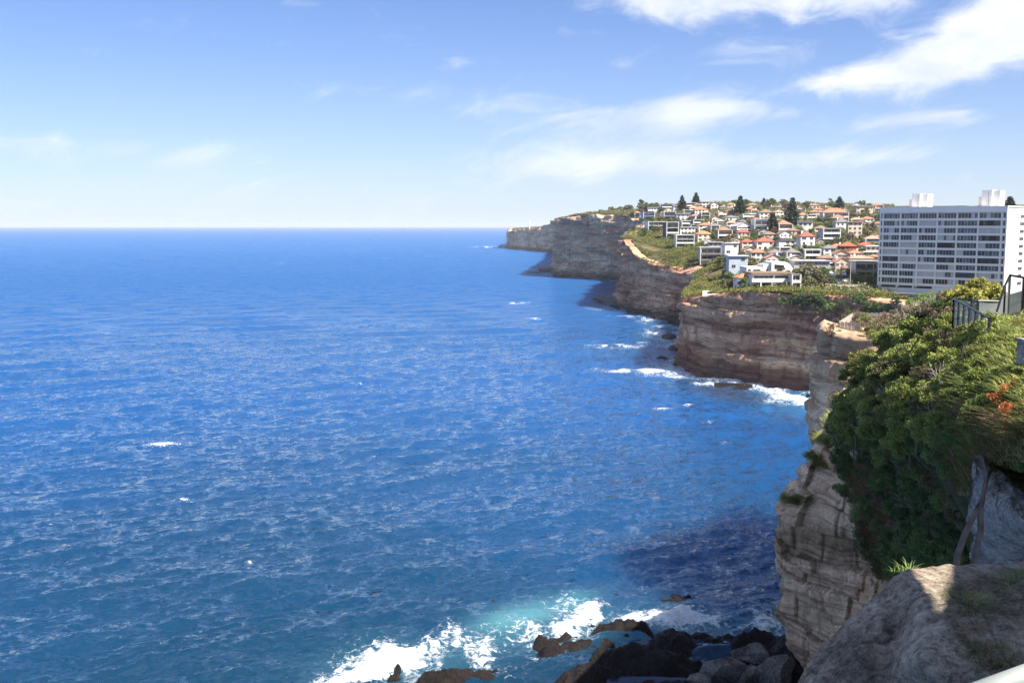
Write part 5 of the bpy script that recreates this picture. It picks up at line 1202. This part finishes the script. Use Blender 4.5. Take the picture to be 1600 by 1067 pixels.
# gardens between the houses
HB = np.array([(a, b, c, d, Y) for a, b, c, d, Y, x, dd, w in HOUSES])
placed = []; tries = 0
rs = np.random.default_rng(21)
while len(placed) < 290 and tries < 9000:
    tries += 1
    u, v = rs.uniform(1000, 1378), 470 - 148 * rs.random() ** .75
    if v > 455 or (u < 1130 and v > 300 + (u - 900) * .52): continue
    p = hit_ground(u, v)
    if not (365 < p.y < 1250): continue
    pv_ = px(p.x, p.y, p.z)
    hm = rs.uniform(3.5, 8.5) * (1.15 if p.y > 850 else .85); s = FPX / p.y
    x0, x1, y0, y1 = u - hm * .42 * s, u + hm * .42 * s, pv_[1] - hm * s, pv_[1]
    ov = (np.minimum(HB[:, 1], x1) - np.maximum(HB[:, 0], x0)).clip(0) * (np.minimum(HB[:, 3], y1) - np.maximum(HB[:, 2], y0)).clip(0) / ((HB[:, 1] - HB[:, 0]) * (HB[:, 3] - HB[:, 2]))
    if (ov[(HB[:, 4] > p.y - 2)] > .2).any(): continue
    inside = ((u > HB[:, 0] - 1) & (u < HB[:, 1] + 1) & (p.y > HB[:, 4] - 1) & (p.y < HB[:, 4] + 12)).any()
    if inside or any(abs(u - a) < 2.2 and abs(v - b) < 1.6 for a, b in placed): continue
    placed.append((u, v))
    k = rs.choice(list(TREES), p=[.30, .22, .26, .10, .12]); kd = TREES[k][rs.integers(len(TREES[k]))]
    where = 'on the hill crest' if v < 345 else 'among gardens high on the slope' if v < 372 else 'among gardens low on the slope'
    dd_ = np.hypot((HB[:, 0] + HB[:, 1]) / 2 - u, ((HB[:, 2] + HB[:, 3]) / 2 - v + 4) * 1.5); ds = DESC[int(np.argmin(dd_))] if len(DESC) == len(HB) else ''
    beh = 'behind' if HB[int(np.argmin(dd_)), 4] < p.y - 3 else 'before' if HB[int(np.argmin(dd_)), 4] > p.y + 8 else 'beside'
    if ds: where = f'{beh} {ds}'
    o = plant(kd, 'garden_tree', f'rounded {k} tree {where}', 'tree', p, hm / 2.3, group='garden trees between the houses', parts=PT)
    o.scale = (o.scale[0] * rs.uniform(.85, 1.3), o.scale[1] * rs.uniform(.85, 1.3), o.scale[2])
# dark trees along the crest over the grey headland
for i in range(34):
    u = rs.uniform(872, 1012); v = np.interp(u, [870, 900, 950, 1012], [345, 339, 336, 338]) + rs.uniform(-1, 2)
    Y = rs.uniform(1230, 1330) if u < 985 else rs.uniform(1000, 1200)
    x = (u - 800) / FPX * Y; 
    if coast_sd(np.array([x]), np.array([Y]))[0] < 5: continue
    hm = rs.uniform(5, 9.5) * (1 if u > 930 else .55); k = rs.choice(['dark green', 'olive-green', 'mid green'])
    plant(TREES[k][0], 'headland_tree', f'{k} windswept tree on top of the tall grey headland', 'tree', (x, Y, ground1(x, Y) - 1), hm / 2.3, group='trees on the grey headland', parts=PT)
# steep dark scrub between the grey headland and the first houses
for i in range(26):
    u, v = rs.uniform(985, 1022), rs.uniform(338, 372)
    p = hit_ground(u, v)
    if p.y > 1250: continue
    plant(TREES['dark green'][i % 2], 'scrub_tree', 'dark scrubby tree on the steep bank below the first flat-roofed houses', 'tree', p, rs.uniform(3, 6) / 2.3, group='dark trees on the steep bank', parts=PT)
# shrubs hanging over the brow of the red cliff
_fu = np.array([1064, 1100, 1150, 1200, 1250, 1300, 1345, 1400]); _fy = np.array([on_sea(u, v).y for u, v in zip(_fu, (574, 585, 594, 601, 607, 613, 620, 628))])
for i in range(44):
    if i < 26: u = rs.uniform(1222, 1300); v = 464 + abs(rs.normal(0, 11))
    else: u = rs.uniform(1300, 1405); v = rs.uniform(462, 492)
    p = at(u, v, float(np.interp(u, _fu, _fy)) - rs.uniform(.5, 2.5))
    k = rs.choice(['dark green', 'mid green', 'olive-green'], p=[.55, .25, .2])
    plant(TREES[k][0], 'cliff_shrub', f'{k} shrub hanging over the brow of the red cliff', 'shrub', p - Vector((0, 0, 2.2)), rs.uniform(1.1, 2.1), group='shrubs hanging over the red cliff', parts=PT)
# heath along the clifftops: nobody could count it
def scatter_heath(n, ymax, per, rad, leaf, seed, sdmax=34, xmax=330, ymin=365):
    rs = np.random.default_rng(seed); C = []
    while sum(len(c) for c in C) < n:
        y = ymin * (ymax / ymin) ** rs.random(6000); x = rs.uniform(40, xmax, 6000)
        sd = coast_sd(x, y); wild = (x / y < 0.195) & (y < 880) & (sd < 90)
        keep = (sd > -0.6) & ((sd < sdmax * (0.35 + .65 * rs.random(6000))) | wild) & (fbm(x * .06, y * .06, oct=3, seed=4) > -.45)
        C.append(np.stack([x, y], 1)[keep])
    C = np.concatenate(C)[:n]; z = ground(C[:, 0], C[:, 1]) + 1.2 * (coast_sd(C[:, 0], C[:, 1]) < 9); r_ = rad * rs.uniform(.5, 1.3, n)
    q = rs.normal(size=(n, per, 3)); q /= np.linalg.norm(q, axis=2)[..., None]; q[..., 2] = np.abs(q[..., 2]) * .8
    P = np.stack([C[:, 0], C[:, 1], z + .3], 1)[:, None] + q * (r_[:, None] * rs.uniform(.6, 1, (n, per)))[..., None]
    v, f = leaves(P.reshape(-1, 3), leaf, rs, 1.4, 0.9); return mesh_np('heath', v, f, False)
link('heath', scatter_heath(1800, 900, 26, .9, .34, 6, sdmax=8), L_SCRUB, kind='stuff')
link('heath', scatter_heath(1300, 1420, 30, 2.6, .95, 8, sdmax=30, xmax=200, ymin=1140), L_OLIVE, kind='stuff')
link('heath', scatter_heath(4200, 900, 34, 1.5, .42, 5), L_SCRUB, kind='stuff')

def undergrowth(n, per, seed, leaf):
    rs = np.random.default_rng(seed); y = 400 * (1250 / 400) ** rs.random(n * 4); a = rs.uniform(.13, .37, n * 4); x = a * y
    sd = coast_sd(x, y); keep = (sd > 20) & ~((x / y < 0.195) & (y < 800)); x, y = x[keep][:n], y[keep][:n]; n = len(x)
    z = ground(x, y); r_ = rs.uniform(1.0, 3.4, n)
    q = rs.normal(size=(n, per, 3)); q /= np.linalg.norm(q, axis=2)[..., None]; q[..., 2] = np.abs(q[..., 2]) * rs.uniform(.6, 1.3, (n, 1))
    P = np.stack([x, y, z - .1], 1)[:, None] + q * (r_[:, None] * rs.uniform(.6, 1, (n, per)))[..., None]
    v, f = leaves(P.reshape(-1, 3), leaf, rs, 1.4, .8); return mesh_np('undergrowth', v, f, False)
for i, mt in enumerate((L_OLIVE, L_SCRUB, L_DRY, L_MID)):
    link('undergrowth', undergrowth((3000, 2200, 1500, 1600)[i], 30, 70 + i, .7), mt, kind='stuff')
# ================================================================== shrubs, grass and fences on the near headland
K_BRIGHT = [shrub_kind(s, 7600, .058, L_BRIGHT, 38, 1.0, .62, .26) for s in (201, 202, 203)]
K_MID = [shrub_kind(s, 5600, .056, L_MID, 34, 1.0, .75, .30) for s in (211, 212)]
K_DARK = [shrub_kind(s, 4600, .065, L_DARK, 26, 1.0, .8, .32) for s in (221, 222)]
K_DRY = [shrub_kind(s, 2600, .05, L_DRY, 34, 1.0, .75, .26, 2.4) for s in (231, 232)]
K_OLIVE = [shrub_kind(241, 3600, .06, L_OLIVE, 30, 1.0, .7, .28, 2.2)]
K_YELLOW = [shrub_kind(251, 2300, .13, L_YELLOW, 16, 1.0, .8, .33, 1.5, .9, .07)]
K_HEATH = [shrub_kind(s, 6000, .045, L_SCRUB, 40, 1.0, .6, .25, 2.4) for s in (271, 272)]
K_RED = [shrub_kind(261, 1900, .05, L_RED, 22, .8, .8, .25, 2.6)]
TWIGS = [twig_mesh('twigs', s) for s in (301, 302, 303)]
for m_ in TWIGS: m_.materials.append(BARK_PALE)
TUFT_S = [tuft_mesh('blades', s, 190, .6, .012, .3, .8) for s in (311, 312)]
for m_ in TUFT_S: m_.materials.append(L_STRAW)
TUFT_G = [tuft_mesh('blades', s, 190, .55, .013, .32, .7) for s in (321, 322)]
for m_ in TUFT_G: m_.materials.append(L_GRASS)
rs = np.random.default_rng(50)
def shrub(u, v, rpx, kinds, lab, group=None, name='coastal_shrub', sz=None, push=0.0):
    p = slope_pt(u, v); s = rpx * p.y / FPX
    p = p + Vector((0, 0, -0.55 * s)) + Vector((p.x, p.y, p.z - EYE)).normalized() * push * s
    return plant(kinds[rs.integers(len(kinds))], name, lab, 'shrub', p, s, group=group, sz=sz)
def zone(n, box, rp, kinds, lab, group, keep=None, mind=17, name='coastal_shrub', sz=None, push=0.0):
    got = []; k = 0
    while len(got) < n and k < 3000:
        k += 1; u, v = rs.uniform(*box[:2]), rs.uniform(*box[2:])
        if u < np.interp(v, EDGE[:, 0], EDGE[:, 1]) + 8 or (keep and not keep(u, v)) or any((u - a) ** 2 + (v - b) ** 2 < mind ** 2 for a, b in got): continue
        got.append((u, v)); shrub(u, v, rs.uniform(*rp), kinds, lab, group, name, sz, push)
inA = lambda u, v: v < 700 - max(0, 1400 - u) * .5 and (u < 1545 or v < 560)
zone(18, (1320, 1600, 515, 690), (24, 36), K_HEATH, 'yellowish fine-leaved shrub on the sunny upper slope', 'yellowish shrubs on the sunny slope', inA, 34, push=-.4)
zone(38, (1315, 1610, 512, 690), (28, 42), K_BRIGHT, 'bright green leafy shrub on the sunny upper slope', 'green shrubs on the sunny slope', inA, 24)
zone(16, (1320, 1500, 520, 690), (20, 30), K_OLIVE, 'olive twiggy shrub between the bright green shrubs', 'olive shrubs on the slope', inA, 30)
inB = lambda u, v: u > np.interp(v, [640, 700, 760, 820, 880, 960], [1310, 1328, 1335, 1350, 1368, 1420]) and u < np.interp(v, [680, 740, 800, 900], [1510, 1500, 1500, 1520])
zone(34, (1315, 1515, 672, 905), (24, 36), K_DARK, 'dark green shrub in the shaded gully above the cliff', 'dark shrubs in the gully', inB, 21)
zone(30, (1315, 1515, 660, 900), (18, 28), K_MID, 'mid green shrub in the shaded gully above the cliff', 'green shrubs in the gully', inB, 27, push=-.3)
zone(20, (1330, 1510, 690, 900), (16, 25), K_OLIVE, 'olive-brown shrub among dark shrubs in the gully', 'olive shrubs in the gully', inB, 24, push=-.5)
zone(26, (1330, 1450, 740, 900), (14, 24), K_DRY, 'brown dry shrub at the rocky gully edge', 'dry shrubs at the gully edge', lambda u, v: inB(u, v) and u < 1350 + (v - 740) * .35 + 40, 20, 'dry_shrub', push=-.4)
zone(10, (1300, 1345, 630, 700), (14, 22), K_OLIVE, 'olive shrub overhanging the cliff edge', 'shrubs at the cliff edge', None, 16)
zone(15, (1390, 1480, 468, 515), (22, 32), K_DRY, 'dry brown bush on the skyline before the tower block', 'dry bushes on the skyline', None, 17, 'dry_shrub', 1.2, push=-.2)
for u, v, r in ((1455, 505, 34), (1480, 492, 34), (1430, 522, 28), (1405, 528, 22), (1495, 510, 24)): shrub(u, v, r, K_DARK, 'dense dark green bush beside the glass fence', 'dark bushes by the fence')
for u, v, r in ((1437, 478, 20), (1452, 470, 16)): shrub(u, v, r, K_MID, 'small green bush among dry bushes on the skyline', 'green bushes on the skyline')
for u, v, r, Y in ((1503, 462, 24, 64), (1526, 452, 27, 64), (1548, 462, 28, 63), (1562, 474, 22, 62), (1512, 476, 24, 63), (1538, 480, 26, 58)):
    p = at(u, v + r * .6, Y); plant(K_YELLOW[0], 'broadleaf_shrub', 'yellow-green broad-leaved shrub behind the glass fence', 'shrub', p - Vector((0, 0, r * .5 * Y / FPX)), r * Y / FPX, group='broad-leaved shrubs behind the fence')
for u, v, r in ((1575, 625, 30), (1592, 648, 32), (1588, 610, 24), (1560, 655, 18), (1580, 670, 20)): shrub(u, v, r, K_RED, 'rust-red plant on the grassy bank', 'rust-red plants', 'red_plant', push=-1.0)
for i, (u, v, r) in enumerate([(1475, 600, 34), (1500, 585, 26), (1450, 690, 30), (1340, 700, 26), (1430, 790, 34), (1420, 850, 34), (1390, 730, 22), (1440, 865, 30), (1460, 655, 30), (1415, 500, 26), (1440, 490, 24), (1460, 480, 22), (1495, 690, 26), (1430, 610, 24), (1390, 620, 22), (1520, 560, 20), (1455, 545, 22), (1365, 640, 22), (1480, 640, 26), (1410, 660, 24)]):
    p = slope_pt(u, v); s = r * p.y / FPX; d = Vector((p.x, p.y, p.z - EYE)).normalized()
    o = link('dead_branches', TWIGS[i % 3], None, label='bare pale dead branches poking out of the shrubs', category='branches', group='dead branches in the scrub'); o.location = p - d * s * 1.0; o.scale = (s, s, s); o.rotation_euler = (rs.uniform(-.4, .4), rs.uniform(-.4, .4), rs.uniform(0, 6))
zone(14, (1530, 1640, 535, 640), (18, 30), K_BRIGHT, 'bright leafy shrub at the top of the grassy bank', 'shrubs on the grassy bank', None, 22)
zone(22, (1500, 1640, 600, 730), (13, 22), K_OLIVE + K_MID, 'small olive shrub in the long grass of the bank', 'small shrubs in the bank grass', None, 20, push=-.5)
zone(8, (1500, 1560, 640, 720), (12, 18), K_DRY, 'dry grey-brown shrub on the shaded edge of the bank', 'dry shrubs on the bank', None, 16, 'dry_shrub', push=-.5)
# grass: on the bank, on ledges, in the gully
def blades(pts, hs, wid, seed, mat, name='grass', per=26, lean=.6):
    rs_ = np.random.default_rng(seed); V, F = [], []; nb = 0
    for p, h in zip(pts, hs):
        me_v = []
        a = rs_.uniform(0, 6.28, per); rad = h * .5 * np.sqrt(rs_.random(per))
        b = np.array(p)[None] + np.stack([rad * np.cos(a), rad * np.sin(a), np.full(per, -.1 * h)], 1)
        L = h * rs_.uniform(.5, 1.15, per)[:, None]; d = np.stack([np.cos(a) * lean, np.sin(a) * lean, np.ones(per)], 1) + rs_.normal(0, .25, (per, 3)); d /= np.linalg.norm(d, axis=1)[:, None]
        s = np.stack([-np.sin(a), np.cos(a), np.zeros(per)], 1) * wid * h
        m1 = b + d * L * .55; tip = b + d * L + np.stack([np.cos(a), np.sin(a), np.full(per, -.7)], 1) * L * .3
        V.append(np.stack([b - s, b + s, m1 + s * .8, m1 - s * .8, tip], 1).reshape(-1, 3)); i = np.arange(per)[:, None] * 5 + nb
        F.append(np.concatenate([i + [[0, 1, 2]], i + [[0, 2, 3]], i + [[3, 2, 4]]], 1).reshape(-1, 3)); nb += per * 5
    return link(name, mesh_np(name, np.concatenate(V), np.concatenate(F), False), mat, kind='stuff')
def on_slope(n, f, seed):
    r_ = np.random.default_rng(seed); out = []
    while len(out) < n:
        u, v = r_.uniform(1300, 1680), r_.uniform(500, 905)
        if f(u, v) and u > np.interp(v, EDGE[:, 0], EDGE[:, 1]) + 3: out.append((u, v))
    uu, vv_ = np.array(out).T; Y = near_depth(uu, vv_); return [at(a, b, c) for a, b, c in zip(uu, vv_, Y)], Y
bank = lambda u, v: u > np.interp(v, [520, 560, 600, 680, 760], [1560, 1540, 1500, 1490, 1505]) and v < 770
P_, Y_ = on_slope(1500, bank, 1); blades(P_, (Y_ * .009 + .06) * rs.uniform(.5, 1.9, len(P_)), .045, 2, L_GRASS, per=20, lean=.9)
P_, Y_ = on_slope(1300, lambda u, v: bank(u, v) and v > 630 + (u - 1500) * .25, 3); blades(P_, (Y_ * .010 + .06) * rs.uniform(.5, 1.8, len(P_)), .035, 4, L_STRAW, 'dry_grass', 18, 1.0)
P_, Y_ = on_slope(900, lambda u, v: 1330 < u < 1430 and v > 730 and abs(u - np.interp(v, [730, 800, 900], [1345, 1368, 1400])) < 26, 5); blades(P_, Y_ * .012, .03, 6, L_STRAW, 'dry_grass', 20, 1.0)
led = []
for u, v, ru, rv, n in ((1240, 776, 20, 7, 190), (1285, 684, 14, 6, 110), (1268, 711, 10, 5, 80), (1300, 655, 12, 10, 110), (1278, 722, 12, 4, 60)):
    led += [(u + 4 + rs.normal(0, ru * .45), v + rs.normal(0, rv * .5)) for k in range(n)]
P_ = [slope_pt(u, v) - Vector((.25, .9, 0)) for u, v in led]; blades(P_, [0.9] * len(P_), .05, 7, L_GRASS, 'ledge_grass', 14, .9)
# two bare trunks before the pale rock
for pts_, lab in (([(1492, 905, 25), (1496, 868, 24.6), (1506, 838, 24.4), (1524, 800, 24.2), (1538, 765, 24.2), (1543, 742, 24.6), (1536, 715, 25)], 'leaning bare tree trunk crossing the gully before the pale rock'), ([(1518, 900, 25), (1524, 866, 24.6), (1532, 830, 24.3), (1532, 795, 24.2), (1537, 768, 24.1), (1548, 735, 24.4)], 'upright bare tree trunk beside the leaning trunk')):
    Q = [at(*q) for q in pts_]; o = thing('bare_tree', lab, 'tree', Q[0])
    MB().tube([q - Q[0] for q in Q], [.10, .085, .075, .07, .06, .045, .03][:len(Q)], 9).build('trunk', BARK, o, True)
# straw and tufts lying on the boulder
bv = BV.reshape(-1, 3); bu, bvv = px(bv[:, 0], bv[:, 1], bv[:, 2])
def on_rock(u, v): return Vector(bv[np.argmin((bu - u) ** 2 + (bvv - v) ** 2)])
P_ = [on_rock(u, v) for u, v in [(rs.uniform(1490, 1600), rs.uniform(905, 1060)) for k in range(60)] + [(rs.normal(1515, 14), rs.normal(945, 6)) for k in range(14)] + [(rs.normal(1535, 18), rs.normal(1022, 8)) for k in range(18)]]
blades(P_, rs.uniform(.10, .26, len(P_)), .016, 9, L_STRAW, 'straw', 16, 1.9)
P_ = [on_rock(u, v) for u, v in [(rs.normal(1518, 12), rs.normal(945, 7)) for k in range(12)] + [(rs.normal(1525, 12), rs.normal(1022, 6)) for k in range(9)] + [(rs.normal(1590, 10), rs.normal(910, 9)) for k in range(16)]]
blades(P_, rs.uniform(.14, .3, len(P_)), .016, 10, L_MID, 'grass_tufts', 14, 1.3)
blades([at(u, 893 - (u - 1395) * .07, 13.2) for u in rs.uniform(1395, 1440, 5)], rs.uniform(.10, .2, 5), .03, 12, L_MID, 'grass_tufts', 16, .9)

# ------------------------------------------------------------------ glass fences
BLACK = simple('black_powdercoat', (0.018, 0.018, 0.02), 0.4)
mg, tg_, bgl = material('fence_glass'); bgl.inputs['Base Color'].default_value = (0.75, 0.82, 0.82, 1); bgl.inputs['Roughness'].default_value = 0.03; bgl.inputs['Alpha'].default_value = 0.13
def glass_fence(pts, lab, h=1.25, gap=1.6, r=.03, drop=.6, name='glass_fence'):
    """pts: top-rail points; posts hang from the rail"""
    o = thing(name, lab, 'fence', pts[0] - Vector((0, 0, h)))
    for a, b in zip(pts[:-1], pts[1:]):
        n = max(1, round((b - a).length / gap))
        for k in range(n + 1):
            if k == n and b is not pts[-1]: continue
            q = a.lerp(b, k / n) - o.location
            MB().box(q.x - r, q.x + r, q.y - r, q.y + r, q.z - h - drop, q.z - .002).build('post', BLACK, o)
        for k in range(n):
            q0, q1 = a.lerp(b, (k + .06) / n) - o.location, a.lerp(b, (k + .94) / n) - o.location; e = Vector((0, 0, -h)); t = Vector((b.y - a.y, a.x - b.x, 0)).normalized() * .006
            A_ = [q0 - t + e, q1 - t + e, q1 - t - Vector((0, 0, .05)), q0 - t - Vector((0, 0, .05))]; B_ = [p + t * 2 for p in A_]
            MB().poly(A_ + B_, [(0, 1, 2, 3), (7, 6, 5, 4), (0, 4, 5, 1), (1, 5, 6, 2), (2, 6, 7, 3), (3, 7, 4, 0)]).build('glass_panel', mg, o)
        MB().tube([a - o.location, b - o.location], r * 1.15, 6).build('top_rail', BLACK, o)
    return o
glass_fence([at(1546, 497, 40), at(1491, 467.5, 50)], 'low glass fence with black posts running down the slope between bushes', 1.3, 1.75, .045)
glass_fence([at(1491, 467.5, 50), at(1519, 468, 49.5), at(1528, 470, 47), at(1564, 471, 47)], 'cross run of black framed glass fence before the broad-leaved shrubs', 1.3, 2.2, .045)
glass_fence([at(1556, 492, 45), at(1570, 447, 45.5), at(1578, 430, 46), at(1600, 434, 45), at(1660, 445, 44)], 'tall black framed glass balustrade stepping up at the fence corner', 1.75, 1.0, .045, drop=.1)
pier = thing('stone_pier', 'grey stone pier at the end of the shrubs by the balustrade', 'pier', at(1612, 580, 27))
MB().box(-.28, .5, -.3, .3, -1, .78).build('shaft', M_PALE, pier); MB().box(-.33, .55, -.35, .35, .783, .86).build('cap', M_PALE, pier)

# ------------------------------------------------------------------ paling fence on the ledge
TIMBER = simple('grey_weathered_timber', (0.40, 0.36, 0.30), 0.9, var=.28, sc=2.2)
pl = [Vector(((1391 - 800) / FPX * 172, 172, LZ + .3)), Vector(((1334 - 800) / FPX * 175, 175, LZ)), Vector(((1313 - 800) / FPX * 159, 159, LZ)), Vector(((1347 - 800) / FPX * 156, 156, LZ + .1))]
fe = thing('paling_fence', 'weathered timber paling fence around the rock ledge', 'fence', pl[2])
_pal = [MB().box(-.10, .10, -.012, .012, -.5, h).mesh('paling') for h in (1.75, 1.8, 1.85)]
for a, b in zip(pl[:-1], pl[1:]):
    L = (b - a).length; n = int(L / .24); ang_ = math.atan2(b.y - a.y, b.x - a.x)
    for k in range(n):
        q = a.lerp(b, (k + .5) / n) - fe.location; o = link('paling', _pal[k % 3], TIMBER, fe); o.location = q; o.rotation_euler = (0, rs.normal(0, .012), ang_)
    for hz in (.4, 1.3):
        off = Vector((-math.sin(ang_), math.cos(ang_), 0)) * .06
        MB().tube([a - fe.location + off + Vector((0, 0, hz)), b - fe.location + off + Vector((0, 0, hz))], .05, 5).build('rail', TIMBER, fe)
for (u, v, Y, r, kd, lab) in [(1300, 521, 156, 1.5, K_DRY, 'dry orange-brown tuft at the ledge corner'), (1352, 512, 156, 1.6, K_OLIVE, 'olive shrub against the paling fence'), (1365, 505, 160, 2.0, K_DRY, 'dry bush behind the ledge fence'), (1380, 515, 152, 2.2, K_OLIVE, 'olive bush on the ledge by the slope'), (1395, 500, 156, 2.6, K_DRY, 'taller dry bush at the ledge end'), (1372, 520, 150, 1.6, K_BRIGHT, 'green bush at the ledge end')]:
    p = at(u, v, Y); p.z = LZ - .3; plant(kd[0], 'ledge_shrub', lab, 'shrub', p, r)
for k in range(26):
    u, Y = rs.uniform(1318, 1420), rs.uniform(162, 184); p = at(u, 505, Y); p.z = LZ - .4
    if p.x < 0.31 * Y + 1.5 and Y > 172: continue
    kd, nm_ = [(K_DRY[k % 2], 'dry brown'), (K_OLIVE[0], 'olive'), (K_MID[k % 2], 'green')][k % 3]
    plant(kd, 'ledge_shrub', f'low {nm_} shrub inside the paling fence on the ledge', 'shrub', p, rs.uniform(.8, 1.7), group='shrubs inside the paling fence')
# handrail of the lookout beside the photographer
hr = thing('handrail', 'pale grey-green metal handrail close by the lookout', 'rail', at(1500, 1095, 1.5))
MB().tube([at(1420, 1120, 1.5) - hr.location, at(1720, 1012, 1.5) - hr.location], .016, 12).build('rail', simple('galvanised_rail', (0.42, 0.45, 0.40), .45, .3), hr, True)

# ------------------------------------------------------------------ added unseen boards, shaped so sun slips through their gap onto the rock
def to_plane(P, X): t = (X - P.x) / SUN_DIR.x; return P + SUN_DIR * t
XW = 9.2
q1, q2, q3 = [to_plane(on_rock(u, v), XW) for u, v in ((1397, 899), (1488, 893), (1430, 1012))]
nh = thing('shade_boards', 'unseen timber boards added to shape the sunlight on the rock', 'shelter', (XW, q3.y, EYE - 6))
def ln(a, b, y): return a.z + (b.z - a.z) / (b.y - a.y) * (y - a.y) - (EYE - 6)
ymin, ymax = q3.y - 9, 15.0
MB().prism([(ymin - q3.y, -4), (ymax - q3.y, -4), (ymax - q3.y, ln(q3, q2, ymax)), (0, q3.z - EYE + 6), (ymin - q3.y, ln(q3, q2, ymin))], 'x', 0, .25).build('wall', TIMBER, nh)  # lower board, added only to shade the rock
MB().prism([(ymin - q3.y, ln(q3, q2, ymin) + .01), (.001, q3.z - EYE + 6 + .01), (ymax - q3.y, ln(q3, q1, ymax)), (ymax - q3.y, q3.z + 2.6 - EYE + 6), (ymin - q3.y, max(q3.z + 2.6 - EYE + 6, ln(q3, q2, ymin) + .6))], 'x', 0, .25).build('upper_shade_board', TIMBER, nh)  # upper board, added to close the sunlit gap from above
# ================================================================== sea air
hz = MB().box(-31500, 31500, -31500, 31500, -4, 125).build('haze', None, kind='stuff')
mh = bpy.data.materials.new('sea_air'); mh.use_nodes = True; th_ = NT(mh.node_tree); mh.node_tree.nodes.remove(mh.node_tree.nodes['Principled BSDF'])
pvn = th_.node('ShaderNodeVolumePrincipled'); pvn.inputs['Color'].default_value = (0.86, 0.92, 1.0, 1); pvn.inputs['Density'].default_value = 4.5e-5; pvn.inputs['Anisotropy'].default_value = 0.0
th_.l.new(pvn.outputs[0], mh.node_tree.nodes['Material Output'].inputs['Volume']); hz.data.materials.append(mh)
